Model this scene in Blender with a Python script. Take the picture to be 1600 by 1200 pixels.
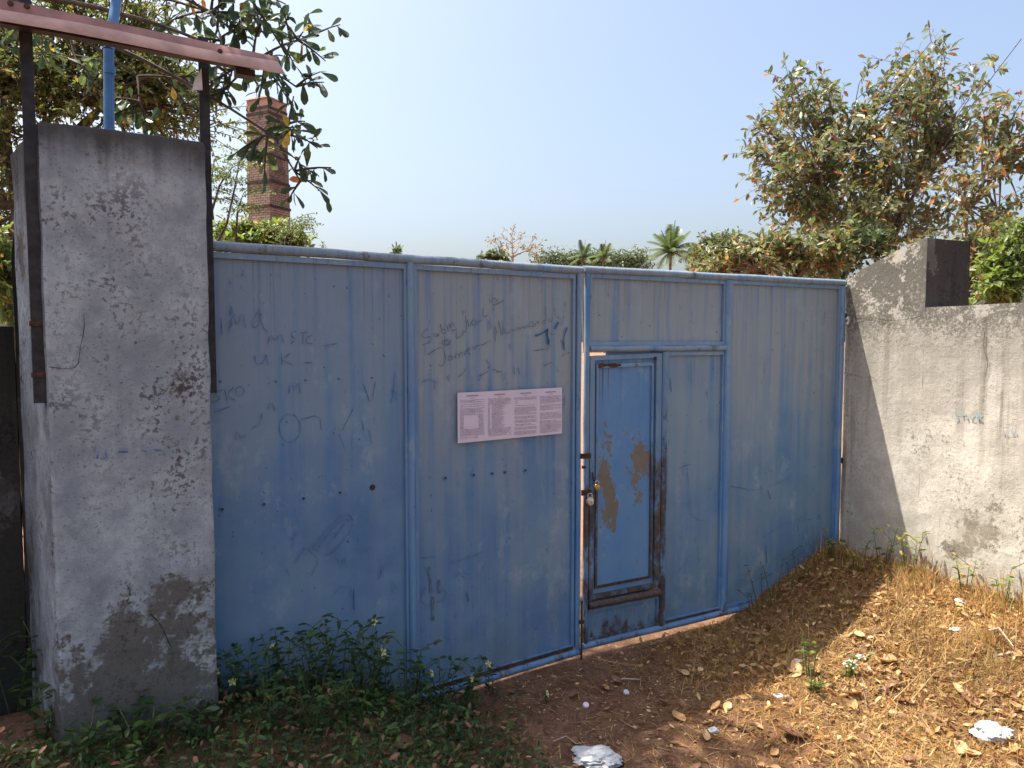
import bpy, bmesh, math, random
import numpy as np
from mathutils import Vector, Matrix, Euler
random.seed(7); RNG = np.random.default_rng(11)
for o in list(bpy.data.objects): bpy.data.objects.remove(o)
S = bpy.context.scene; C = S.collection; R_ = math.radians

# ------------------------------------------------------------------ camera, sky, sun, exposure
EYE = 1.75; FPX = 1130.0; PITCH = math.atan(68/FPX)
cd = bpy.data.cameras.new('camera'); cam = bpy.data.objects.new('camera', cd); C.objects.link(cam)
cam.location = (0, 0, EYE); cam.rotation_euler = (math.pi/2 - PITCH, 0, 0)
cd.sensor_width = 36; cd.lens = 36*FPX/1600; cd.clip_end = 3000; cd.clip_start = 0.05
S.camera = cam
SUN = Vector((-0.476, 0.098, 1.0)).normalized()          # towards the sun
w = bpy.data.worlds.new('World'); S.world = w; w.use_nodes = True
wt = w.node_tree; bg = wt.nodes['Background']
sky = wt.nodes.new('ShaderNodeTexSky'); sky.sky_type = 'NISHITA'; sky.sun_disc = False
sky.sun_elevation = math.asin(SUN.z); sky.sun_rotation = math.atan2(SUN.x, SUN.y)
sky.altitude = 0; sky.air_density = 1.0; sky.dust_density = 6.0; sky.ozone_density = 1.0
wt.links.new(sky.outputs[0], bg.inputs[0]); bg.inputs[1].default_value = 0.14
sl = bpy.data.lights.new('sun', 'SUN'); so = bpy.data.objects.new('sun', sl); C.objects.link(so)
sl.energy = 4.6; sl.angle = R_(0.5); sl.color = (1.0, 0.93, 0.82)
so.rotation_euler = SUN.to_track_quat('Z', 'Y').to_euler()
S.view_settings.view_transform = 'Standard'; S.view_settings.look = 'None'
S.view_settings.gamma = 1; S.view_settings.use_curve_mapping = False; S.view_settings.exposure = 1.1

# ------------------------------------------------------------------ survey helpers (pixel of the 1600x1200 photo -> place in the world)
_c, _s = math.cos(PITCH), math.sin(PITCH)
def ray(x, y):
    u = (x-800)/FPX; v = -(y-600)/FPX
    return Vector((u, _c+v*_s, -_s+v*_c))
def at_y(x, y, Y):
    r = ray(x, y); return Vector((0, 0, EYE)) + r*(Y/r.y)
def in_view(p):
    d = Vector(p)-Vector((0, 0, EYE)); z = d.y*_c-d.z*_s; up = d.y*_s+d.z*_c
    return z > .1 and abs(d.x)*FPX/z < 800 and abs(up)*FPX/z < 600
class Frame:                     # vertical plane frame: u along, z up, off = towards the camera side
    def __init__(s, o, ang):
        a = R_(ang); s.o = Vector((o[0], o[1], 0)); s.a = a
        s.g = Vector((math.cos(a), math.sin(a), 0)); s.n = Vector((math.sin(a), -math.cos(a), 0))
    def uz(s, x, y):
        r = ray(x, y); e = Vector((0, 0, EYE)); t = (s.o-e).dot(s.n)/r.dot(s.n); p = e+r*t
        return (p-s.o).dot(s.g), p.z
    def w(s, u, z=0, off=0): return s.o + s.g*u + s.n*off + Vector((0, 0, z))
M0 = (0.3824, 3.9784)
FL = Frame(M0, 33); FR = Frame(M0, 28); FP = Frame(FL.w(0, 0, .25), 30)
W0 = FR.w(2.165); FW = Frame(W0, -67)          # right boundary wall, u runs towards the camera

def sst(a, b, x):
    t = np.clip((np.asarray(x, float)-a)/(b-a), 0, 1); return t*t*(3-2*t)
def vnoise(x, y, s, seed=0):
    x = np.asarray(x, float)*s+seed*17.3; y = np.asarray(y, float)*s+seed*9.1
    xi = np.floor(x); yi = np.floor(y); fx = x-xi; fy = y-yi
    def h(a, b):
        v = np.sin(a*127.1+b*311.7+seed*74.7)*43758.5453; return v-np.floor(v)
    fx = fx*fx*(3-2*fx); fy = fy*fy*(3-2*fy)
    return (h(xi, yi)*(1-fx)+h(xi+1, yi)*fx)*(1-fy)+(h(xi, yi+1)*(1-fx)+h(xi+1, yi+1)*fx)*fy
def coords(x, y):
    x = np.asarray(x, float); y = np.asarray(y, float)
    uL = (x-M0[0])*FL.g.x+(y-M0[1])*FL.g.y
    d = (x-M0[0])*FR.n.x+(y-M0[1])*FR.n.y; dl = (x-M0[0])*FL.n.x+(y-M0[1])*FL.n.y
    dw = (x-W0.x)*FW.n.x+(y-W0.y)*FW.n.y
    return uL, np.where(uL < 0, dl, d), dw
def gz(x, y):
    uL, d, dw = coords(x, y)
    front = sst(-.9, -.25, d)
    rm = .36*sst(1.2, 0.0, dw)*front
    lm = .30*sst(-.75, -1.75, uL)*front
    r = np.hypot(np.asarray(x, float), np.asarray(y, float)-3)
    near = sst(14, 5, r)
    bump = (vnoise(x, y, 2.3, 1)-.5)*.05+(vnoise(x, y, 7, 2)-.5)*.028+(vnoise(x, y, 19, 3)-.5)*.016
    under = sst(.0, .14, np.abs(d))          # smooth strip right under the gate
    return -.035+rm+lm+bump*near*(.25+.75*under)*sst(-.4, .1, d)-0.02*sst(.3, 1.4, d)*(dw > .5)
def g1(x, y): return float(gz(x, y))

# ------------------------------------------------------------------ object helpers
def tag(o, label=None, cat=None, group=None, kind=None):
    for k, v in (('label', label), ('category', cat), ('group', group), ('kind', kind)):
        if v: o[k] = v
    return o
def thing(name, label, cat, loc=(0, 0, 0), rotz=0, group=None):
    o = bpy.data.objects.new(name, None); C.objects.link(o); o.location = loc; o.rotation_euler = (0, 0, rotz)
    o.empty_display_size = .2
    return tag(o, label, cat, group)
def link(name, me, parent=None):
    o = bpy.data.objects.new(name, me); C.objects.link(o)
    if parent: o.parent = parent
    return o
def npmesh(name, V, F, mats, mi=None, smooth=False):
    V = np.asarray(V, np.float32).reshape(-1, 3); F = np.asarray(F, np.int32)
    me = bpy.data.meshes.new(name); k = F.shape[1]; n = len(F)
    me.vertices.add(len(V)); me.vertices.foreach_set('co', V.ravel())
    me.loops.add(n*k); me.loops.foreach_set('vertex_index', F.ravel())
    me.polygons.add(n); me.polygons.foreach_set('loop_start', np.arange(n, dtype=np.int32)*k)
    me.polygons.foreach_set('loop_total', np.full(n, k, np.int32))
    for m in (mats if isinstance(mats, (list, tuple)) else [mats]): me.materials.append(m)
    if mi is not None: me.polygons.foreach_set('material_index', np.asarray(mi, np.int32))
    if smooth: me.polygons.foreach_set('use_smooth', np.ones(n, bool))
    me.update(calc_edges=True); me.validate(); return me
class MB:
    def __init__(s): s.v = []; s.f = []; s.m = []
    def add(s, vs, fs, m=0):
        b = len(s.v); s.v += [tuple(v) for v in vs]; s.f += [tuple(i+b for i in f) for f in fs]; s.m += [m]*len(fs); return s
    def box(s, x0, x1, y0, y1, z0, z1, m=0, dz=0):     # dz: extra height at x1 (tilted)
        vs = [(x0, y0, z0), (x1, y0, z0+dz), (x1, y1, z0+dz), (x0, y1, z0), (x0, y0, z1), (x1, y0, z1+dz), (x1, y1, z1+dz), (x0, y1, z1)]
        return s.add(vs, [(0, 3, 2, 1), (4, 5, 6, 7), (0, 1, 5, 4), (1, 2, 6, 5), (2, 3, 7, 6), (3, 0, 4, 7)], m)
    def tube(s, pts, rad, n=8, m=0, caps=True):
        pts = [Vector(p) for p in pts]; rad = rad if isinstance(rad, (list, tuple)) else [rad]*len(pts)
        rings = []; prev = None
        for i, p in enumerate(pts):
            t = (pts[min(i+1, len(pts)-1)]-pts[max(i-1, 0)])
            t = t.normalized() if t.length > 1e-9 else Vector((0, 0, 1))
            a = prev-t*prev.dot(t) if prev is not None else Vector((1, 0, 0)).cross(t)
            if a.length < 1e-3: a = Vector((0, 1, 0)).cross(t)
            a.normalize(); prev = a; b = t.cross(a)
            rings.append([p+(a*math.cos(6.28318*k/n)+b*math.sin(6.28318*k/n))*rad[i] for k in range(n)])
        vs = [v for r in rings for v in r]; fs = []
        for i in range(len(pts)-1):
            for k in range(n): fs.append((i*n+k, i*n+(k+1) % n, (i+1)*n+(k+1) % n, (i+1)*n+k))
        if caps: fs += [tuple(range(n))[::-1], tuple(range((len(pts)-1)*n, len(pts)*n))]
        return s.add(vs, fs, m)
    def build(s, name, mats, parent=None, smooth=False):
        me = bpy.data.meshes.new(name); me.from_pydata(s.v, [], s.f)
        for m in (mats if isinstance(mats, (list, tuple)) else [mats]): me.materials.append(m)
        me.polygons.foreach_set('material_index', s.m)
        if smooth: me.shade_smooth(); me.set_sharp_from_angle(angle=R_(40))
        me.update(); return link(name, me, parent)
def ribbon(mb, pts, wd, y, m=0):                       # a flat pen stroke in a local x,z plane at depth y
    pts = [Vector((p[0], p[1])) for p in pts]
    if len(pts) > 2:                                   # smooth the stroke a little
        q = [pts[0]]
        for a, b in zip(pts[:-1], pts[1:]): q += [a.lerp(b, .25), a.lerp(b, .75)]
        pts = q+[pts[-1]]
    vs = []; n = len(pts)
    for i, p in enumerate(pts):
        t = pts[min(i+1, n-1)]-pts[max(i-1, 0)]
        t = t.normalized() if t.length > 1e-9 else Vector((1, 0)); o = Vector((-t.y, t.x))*wd*.5*(.7+.3*math.sin(i*1.7))
        vs += [(p.x+o.x, y, p.y+o.y), (p.x-o.x, y, p.y-o.y)]
    mb.add(vs, [(2*i, 2*i+1, 2*i+3, 2*i+2) for i in range(n-1)], m)

# ------------------------------------------------------------------ node helpers
class NT:
    def __init__(s, name):
        s.m = bpy.data.materials.new(name); s.m.use_nodes = True; s.t = s.m.node_tree
        s.b = s.t.nodes['Principled BSDF']; s.co = s.t.nodes.new('ShaderNodeTexCoord').outputs['Object']
    def n(s, t): return s.t.nodes.new(t)
    def put(s, sock, v):
        if isinstance(v, bpy.types.NodeSocket): s.t.links.new(v, sock)
        elif isinstance(v, (tuple, list)) and len(v) == 3 and sock.type == 'RGBA': sock.default_value = (*v, 1)
        else: sock.default_value = v
    def noise(s, scale, sv=(1, 1, 1), detail=5, rough=.6, dist=0, off=(0, 0, 0)):
        mp = s.n('ShaderNodeMapping'); s.put(mp.inputs[0], s.co); mp.inputs['Scale'].default_value = sv; mp.inputs['Location'].default_value = off
        k = s.n('ShaderNodeTexNoise'); s.put(k.inputs['Vector'], mp.outputs[0]); k.inputs['Scale'].default_value = scale
        k.inputs['Detail'].default_value = detail; k.inputs['Roughness'].default_value = rough; k.inputs['Distortion'].default_value = dist
        return k.outputs['Fac']
    def math(s, op, a, b=0.0, c=None, clamp=False):
        k = s.n('ShaderNodeMath'); k.operation = op; k.use_clamp = clamp; s.put(k.inputs[0], a); s.put(k.inputs[1], b)
        if c is not None: s.put(k.inputs[2], c)
        return k.outputs[0]
    def ramp(s, f, a, b, lo=0.0, hi=1.0):
        k = s.n('ShaderNodeMapRange'); k.interpolation_type = 'SMOOTHSTEP'; s.put(k.inputs[0], f)
        for i, v in enumerate((a, b, lo, hi)): k.inputs[i+1].default_value = v
        return k.outputs[0]
    def mix(s, f, a, b):
        k = s.n('ShaderNodeMix'); k.data_type = 'RGBA'; s.put(k.inputs[0], f); s.put(k.inputs[6], a); s.put(k.inputs[7], b); return k.outputs[2]
    def xyz(s):
        k = s.n('ShaderNodeSeparateXYZ'); s.put(k.inputs[0], s.co); return k.outputs
    def mul(s, *a):
        r = a[0]
        for b in a[1:]: r = s.math('MULTIPLY', r, b)
        return r
    def bump(s, h, st=.3, d=.01):
        k = s.n('ShaderNodeBump'); s.put(k.inputs['Height'], h); k.inputs['Strength'].default_value = st; k.inputs['Distance'].default_value = d
        s.t.links.new(k.outputs[0], s.b.inputs['Normal'])
    def done(s, col, rough=.8, metal=0.0, spec=.3):
        s.put(s.b.inputs['Base Color'], col); s.put(s.b.inputs['Roughness'], rough); s.put(s.b.inputs['Metallic'], metal)
        s.b.inputs['Specular IOR Level'].default_value = spec; return s.m
def simple(name, c, rough=.7, metal=0, var=.25, scale=30, spec=.3):
    t = NT(name); f = t.noise(scale); d = tuple(x*(1-var) for x in c); e = tuple(min(1, x*(1+var)) for x in c)
    t.bump(f, .15, .003); return t.done(t.mix(t.ramp(f, .3, .7), d, e), rough, metal, spec)
def leafmat(name, c, trans=.35, rough=.45, var=.3, scale=3.0, spec=.4):
    t = NT(name); f = t.noise(scale, detail=3); col = t.mix(t.ramp(f, .3, .7), tuple(x*(1-var) for x in c), tuple(x*(1+var) for x in c))
    t.done(col, rough, 0, spec); tr = t.n('ShaderNodeBsdfTranslucent'); t.put(tr.inputs[0], t.mix(.5, col, tuple(min(1, x*1.6) for x in c)))
    mx = t.n('ShaderNodeMixShader'); mx.inputs[0].default_value = trans
    t.t.links.new(t.b.outputs[0], mx.inputs[1]); t.t.links.new(tr.outputs[0], mx.inputs[2])
    t.t.links.new(mx.outputs[0], t.t.nodes['Material Output'].inputs[0]); return t.m

# ---- materials: blue paint
def blue(name, fade=.5, rust=.0, rz=(0, 0), deep=(.078, .182, .33), mid=(.142, .240, .34), tan=(.27, .30, .305), patch=False, grime=.5, topz=2.09, off=0.0):
    grime = grime*.75
    t = NT(name); X = t.xyz(); z = X['Z']; x = X['X']
    big = t.noise(1.7, off=(off, 0, 0), detail=4); st = t.noise(1.0, sv=(15, 15, .6), detail=4, off=(off, 0, 0)); st2 = t.noise(1.0, sv=(24, 24, .5), detail=5, rough=.65, off=(off*2, 0, 0))
    mott = t.noise(7, detail=8, rough=.7, off=(0, 0, off))
    col = t.mix(t.ramp(big, .36, .64), deep, mid)
    col = t.mix(t.mul(t.ramp(mott, .42, .7), .35), col, (.14, .245, .40))
    up = t.ramp(z, .75, 2.0)                                     # sun-bleached and chalky towards the top
    fm = t.mul(t.ramp(t.math('ADD', st, t.mul(up, .16)), .40, .66), t.math('ADD', t.mul(up, .80), .22), fade*1.25)
    col = t.mix(t.math('MINIMUM', fm, .92), col, tan)
    col = t.mix(t.mul(t.ramp(st2, .50, .74), t.ramp(z, 1.0, 2.0), fade*.85), col, (.07, .165, .36))
    # rain streaks of grime running down from the rail above
    ln = t.ramp(t.noise(1.0, sv=(11, 11, 0.05), detail=2, off=(off, 3, 0)), .35, .75, .06, .8)
    dz = t.math('SUBTRACT', topz, z)
    drip = t.mul(t.ramp(t.noise(1.0, sv=(85, 85, .25), detail=2, off=(off, 1, 0)), .55, .68), t.math('SUBTRACT', 1.0, t.math('DIVIDE', dz, ln), clamp=True), grime)
    col = t.mix(drip, col, (.055, .06, .06))
    scuff = t.mul(t.ramp(t.noise(13, sv=(1, 1, .4), detail=7, rough=.75, off=(off, 0, 5)), .58, .68), t.ramp(t.noise(2.5, detail=3, off=(0, off, 0)), .42, .6))
    col = t.mix(t.mul(scuff, .75), col, (.035, .115, .27))
    wsc = t.ramp(t.noise(4.5, sv=(1, 1, .6), detail=9, rough=.78, off=(off, 5, 9)), .53, .66); col = t.mix(t.mul(wsc, .50), col, (.29, .355, .40))
    dk = t.ramp(t.noise(22, sv=(1.6, 1, .45), detail=5, rough=.7, off=(off, 8, 1)), .67, .72); col = t.mix(t.mul(dk, .6), col, (.045, .075, .12))
    speck = t.ramp(t.noise(55, sv=(1, 1, .6), detail=3, off=(off, 7, 0)), .70, .735)
    col = t.mix(t.mul(speck, .8), col, (.03, .035, .045))
    dirt = t.mul(t.ramp(z, .55, .0), t.ramp(t.noise(5, detail=6), .35, .7), .35)
    col = t.mix(dirt, col, (.07, .08, .085))
    rgh = .5
    if rust > 0:
        n1 = t.noise(9, sv=(1, 1, .4), detail=8, rough=.75, off=(off, 2, 0))
        zone = t.ramp(z, rz[1], rz[0]) if rz[1] != rz[0] else 1.0
        rm = t.ramp(t.math('ADD', n1, t.mul(zone, rust*.5)), .60, .72)
        rc = t.mix(t.ramp(t.noise(40, detail=5), .35, .65), (.028, .021, .017), (.085, .050, .032))
        col = t.mix(t.mul(rm, .92), col, rc)
    if patch:                                                     # peeled paint on the wicket door
        n2 = t.noise(9, sv=(1.25, 1, .75), detail=9, rough=.68, dist=.4, off=(3.1, 0, 1.7))
        def blob(cx, cz, rx, rz_):
            a = t.math('POWER', t.math('DIVIDE', t.math('SUBTRACT', x, cx), rx), 2); b = t.math('POWER', t.math('DIVIDE', t.math('SUBTRACT', z, cz), rz_), 2)
            return t.ramp(t.math('ADD', a, b), 1.7, .0)
        zo = t.math('MAXIMUM', blob(.175, .98, .075, .30), t.math('MAXIMUM', blob(.40, 1.02, .11, .20), blob(.19, .78, .08, .16)))
        pm = t.ramp(t.math('ADD', t.math('ADD', n2, t.mul(t.noise(34, detail=6, rough=.7), .3)), t.mul(zo, .22)), .815, .832)
        col = t.mix(pm, col, t.mix(t.noise(25), (.125, .108, .09), (.185, .165, .14)))
        dr = t.mul(t.ramp(t.noise(1.0, sv=(60, 60, .6), detail=2), .5, .66), t.ramp(z, 1.32, 1.60), t.ramp(x, .32, .12))
        col = t.mix(dr, col, (.085, .04, .02))
    h = t.math('ADD', t.mul(mott, .4), t.mul(t.noise(2.2, detail=2), 1.2)); t.bump(h, .22, .012)
    return t.done(col, rgh, 0, .35)
BL1 = blue('blue_sheet_paint', fade=.42, off=0.0, topz=2.095)
BL2 = blue('blue_sheet_paint_faded', fade=.95, off=4.0, topz=2.09)
BR1 = blue('blue_sheet_paint_streaked', fade=.85, off=9.0, topz=2.11)
BR2 = blue('blue_sheet_paint_small', fade=.55, off=13.0, topz=1.665)
BR3 = blue('blue_sheet_paint_end', fade=.8, off=17.0, topz=2.10)
BD = blue('blue_wicket_paint', fade=.12, off=21.0, patch=True, mid=(.11, .25, .44), deep=(.075, .205, .42), topz=1.62, grime=.3)
BK = blue('blue_kick_paint', fade=.3, rust=.35, rz=(.0, .25), off=25.0, topz=.2)
BF = blue('blue_frame_paint', fade=.45, rust=.18, rz=(0, .2), deep=(.07, .19, .40), mid=(.125, .255, .42), tan=(.24, .30, .34), off=29.0)
BFR = blue('blue_frame_rusty', fade=.25, rust=.42, rz=(.8, 1.5), off=33.0)
BFT = blue('blue_rail_weathered', fade=.8, rust=.10, rz=(0, 0), off=37.0, tan=(.22, .27, .31))
RAILR = blue('rail_rusted_tan', fade=.2, rust=1.0, rz=(.5, .9), off=41.0)
INK = simple('graffiti_ink', (.06, .095, .16), .7, var=.3, scale=60)
INKF = simple('graffiti_faint', (.085, .165, .31), .7, var=.35, scale=40)
INKB = simple('graffiti_blue_marker', (.035, .11, .24), .6, var=.3, scale=50)
SMEAR = simple('smear_dirt', (.10, .145, .18), .8, var=.4, scale=25)
DARKM = simple('dark_steel', (.035, .033, .034), .55, .3, var=.4, scale=25)
RUSTM = simple('rust_steel', (.07, .035, .02), .85, .1, var=.5, scale=40)
BRASS = simple('brass', (.50, .33, .12), .35, .8, var=.3, scale=60)
STEEL = simple('padlock_steel', (.55, .52, .46), .35, .7, var=.2, scale=60)
CHROME = simple('shackle_steel', (.6, .6, .6), .25, .9, var=.15)
BLACK = simple('keyhole_black', (.01, .01, .01), .8)
PAPER = simple('paper', (.66, .56, .63), .85, var=.04, scale=6)
PRINT = simple('print_ink', (.30, .24, .30), .8, var=.3, scale=200)

# ---- concrete
def plaster(name, light, mid, dark, bare, zt, top=.5, low=.6, streak=.4, off=0.0, speck=1.0, bareamt=.3, cap=.88, topspeck=0.0, edge_x=0):
    t = NT(name); X = t.xyz(); z = X['Z']
    b1 = t.noise(1.6, detail=6, rough=.62, off=(off, 0, 0)); b2 = t.noise(5.5, detail=8, rough=.7, off=(0, off, 0)); fine = t.noise(45, detail=6, rough=.7); vf = t.noise(150, detail=3)
    st = t.noise(1.0, sv=(16, 16, .7), detail=5, rough=.6, off=(off, 0, 0))
    col = t.mix(t.ramp(b2, .35, .66), mid, light)
    col = t.mix(t.mul(t.ramp(b1, .5, .72), .6), col, mid)
    col = t.mix(t.mul(t.ramp(st, .48, .66), t.ramp(t.noise(2.3, sv=(1, 1, .25), detail=3, off=(off, 4, 0)), .40, .62), streak), col, bare)
    b3 = t.noise(2.6, sv=(1, 1, .7), detail=7, rough=.66, off=(0, 3, off)); col = t.mix(t.mul(t.ramp(b3, .50, .64), .55), col, mid); col = t.mix(t.mul(t.ramp(b3, .44, .34), .35), col, tuple(min(.8, v*1.15) for v in light))
    edge = t.math('ADD', t.mul(fine, .30), t.mul(b2, .35))
    # lost plaster low down, ragged edge
    lz = t.ramp(z, 1.25, .05)
    bm = t.ramp(t.math('ADD', t.math('ADD', t.mul(b1, 1.4), edge), t.mul(lz, low)), 1.24-bareamt, 1.31-bareamt)
    col = t.mix(t.mul(bm, .88), col, t.mix(t.ramp(fine, .3, .7), bare, tuple(v*1.5 for v in bare)))
    # mould specks
    sp = t.mul(t.ramp(t.math('ADD', t.mul(fine, .7), t.mul(b2, .55)), .655, .71), t.ramp(b1, .38, .60), speck*.8)
    col = t.mix(sp, col, dark)
    sp2 = t.mul(t.ramp(t.noise(90, detail=4, off=(off, 1, 0)), .60, .66), .55*speck)
    col = t.mix(sp2, col, dark)
    # black weathering creeping down from the top
    tz = t.math('SUBTRACT', z, zt)
    tm = t.ramp(t.math('ADD', t.math('ADD', tz, t.mul(st, .55*top)), t.mul(edge, .55*top)), -.05*top, .42*top)
    if edge_x: tm = t.math('MAXIMUM', tm, t.mul(t.ramp(X['X'], edge_x, .0), t.ramp(t.math('ADD', t.mul(fine, .5), t.mul(st, .6)), .46, .68)))
    if topspeck:                                                   # lichen speckle that thickens upwards
        ts = t.ramp(t.math('ADD', t.math('ADD', t.mul(fine, .55), t.mul(b2, .5)), t.mul(t.ramp(z, 1.35, 2.25), .24)), .585, .69)
        col = t.mix(t.mul(ts, topspeck), col, dark)
        col = t.mix(t.mul(t.ramp(t.math('ADD', b2, t.mul(fine, .5)), .75, .84), t.ramp(z, 1.3, 2.0), .85), col, light)
    col = t.mix(t.mul(tm, cap), col, dark)
    h = t.math('ADD', t.mul(fine, .5), t.math('ADD', t.mul(b2, .8), t.mul(vf, .25))); t.bump(h, .55, .012)
    return t.done(col, .92, 0, .15)
PIL = plaster('pillar_plaster', (.42, .455, .465), (.235, .26, .28), (.055, .051, .044), (.088, .076, .062), 2.50, top=.34, low=.34, streak=.25, bareamt=.06, speck=.95)
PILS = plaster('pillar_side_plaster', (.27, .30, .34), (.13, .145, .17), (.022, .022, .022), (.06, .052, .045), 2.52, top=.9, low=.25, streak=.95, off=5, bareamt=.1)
WALL = plaster('wall_plaster', (.55, .52, .455), (.38, .355, .305), (.09, .084, .072), (.19, .168, .132), 1.80, top=1.5, low=.30, streak=.85, off=3, speck=.4, bareamt=-.04, cap=.34, topspeck=.9, edge_x=.4)
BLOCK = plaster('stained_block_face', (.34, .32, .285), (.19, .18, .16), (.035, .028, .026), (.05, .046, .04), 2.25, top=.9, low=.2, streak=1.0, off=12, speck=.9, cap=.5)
WING = plaster('wing_plaster', (.58, .54, .47), (.36, .335, .29), (.085, .08, .068), (.20, .18, .145), 2.37, top=1.55, low=.25, streak=.5, off=3, speck=.8, bareamt=-.02)
MOSS = plaster('black_mould_concrete', (.15, .14, .125), (.055, .052, .047), (.016, .016, .015), (.03, .027, .022), 2.0, top=1.2, low=.3, streak=.8, off=8)
CRACK = simple('crack_shadow', (.03, .027, .024), .95)
BLUETR = simple('blue_paint_trace', (.12, .19, .33), .9, var=.5, scale=60)
SIGNP = simple('stencil_paint', (.22, .30, .33), .9, var=.4, scale=120)

# ---- sundry
SHEET_SHADE = simple('red_roof_sheet_shaded', (.30, .14, .12), .5, var=.3, scale=6)  # upper strip of the roof edging, its shade put into the darker colour
SHEET_LIT = simple('red_roof_sheet_lip_lit', (.55, .365, .31), .5, var=.22, scale=9)  # lip of the same sheet, paler because the light on it is coloured in
PVC = simple('blue_pvc', (.07, .19, .38), .4, var=.2, scale=8)
WHITE = simple('white_sheet', (.62, .64, .64), .6, var=.1)
BAG = simple('plastic_bag', (.44, .46, .48), .4, var=.06, spec=.5)
BARK = simple('bark', (.16, .125, .095), .9, var=.45, scale=14)
BARKD = simple('bark_dark', (.075, .06, .048), .9, var=.45, scale=14)
STEM = simple('weed_stem', (.06, .09, .03), .7, var=.3)
FLOW = leafmat('pale_yellow_petal', (.75, .76, .34), .35)
L_DK = leafmat('leaf_dark', (.045, .075, .03), .30); L_MD = leafmat('leaf_mid', (.105, .145, .048), .40); L_LT = leafmat('leaf_light', (.13, .165, .045), .40)
L_GY = leafmat('leaf_greyish', (.20, .225, .135), .25, rough=.38, spec=.55); L_OL = leafmat('leaf_olive', (.21, .185, .065), .4); L_OR = leafmat('leaf_orange', (.42, .17, .04), .45)
L_YE = leafmat('leaf_yellow', (.42, .30, .06), .45); L_BR = leafmat('leaf_brown', (.20, .10, .045), .3); L_VG = leafmat('leaf_vivid', (.18, .25, .045), .45); L_BIG = leafmat('leaf_big_green', (.045, .082, .038), .28, rough=.38, spec=.5)
WEED = leafmat('weed_leaf', (.032, .068, .018), .35); WEED2 = leafmat('weed_leaf_light', (.085, .14, .03), .4); FAR = leafmat('far_leaf', (.085, .125, .06), .3); FAR2 = leafmat('far_leaf_light', (.15, .17, .07), .3)
STRAW = [leafmat('straw_'+n, tuple(v*.86 for v in c), .25, .6, .2, 2) for n, c in (('gold', (.42, .25, .08)), ('pale', (.56, .39, .17)), ('brown', (.25, .125, .05)), ('rust', (.33, .155, .05)), ('grey', (.33, .26, .17)), ('green', (.22, .22, .05)))]
DRYL = [leafmat('dry_leaf_'+n, c, .2, .6, .3, 12) for n, c in (('tan', (.42, .25, .11)), ('brown', (.20, .10, .055)), ('pale', (.55, .38, .20)))]
# ------------------------------------------------------------------ ground
t = NT('dirt'); X = t.xyz()
n1 = t.noise(1.3, detail=6); n2 = t.noise(9, detail=8, rough=.7); n3 = t.noise(60, detail=5, rough=.7); n4 = t.noise(28, sv=(1, .3, 1), detail=6, dist=1.5)
col = t.mix(t.ramp(n2, .35, .65), (.085, .045, .030), (.155, .088, .058)); col = t.mix(t.mul(t.ramp(n4, .54, .68), .5), col, (.26, .17, .10))
col = t.mix(t.mul(t.ramp(n3, .58, .66), .7), col, (.36, .26, .16)); col = t.mix(t.mul(t.ramp(n3, .40, .33), .6), col, (.05, .03, .02))
straw = t.ramp(t.math('ADD', X['X'], t.mul(n1, 1.2)), .9, 2.2); col = t.mix(t.mul(straw, .35), col, (.20, .11, .05))
back = t.ramp(X['Y'], 4.9, 6.5); col = t.mix(t.mul(back, .7), col, (.29, .165, .10))
t.bump(t.math('ADD', t.mul(n2, .6), t.mul(n3, .6)), .8, .02); DIRT = t.done(col, .95, 0, .1)
def axis(lo, hi, step, far, grow=1.28):
    a = list(np.arange(lo, hi+1e-6, step)); s = step
    while a[-1] < far: s *= grow; a.append(a[-1]+s)
    s = step
    while a[0] > -far: s *= grow; a.insert(0, a[0]-s)
    return np.array(a)
gx = axis(-3.2, 4.2, .03, 700); gy = axis(1.4, 6.2, .03, 700)
XX, YY = np.meshgrid(gx, gy); ZZ = gz(XX, YY); nx, ny = len(gx), len(gy)
idx = np.arange(nx*ny).reshape(ny, nx)
Fq = np.stack([idx[:-1, :-1], idx[:-1, 1:], idx[1:, 1:], idx[1:, :-1]], -1).reshape(-1, 4)
gnd = link('ground', npmesh('ground', np.stack([XX, YY, ZZ], -1), Fq, DIRT, smooth=True)); tag(gnd, kind='structure')
del XX, YY, ZZ

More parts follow.
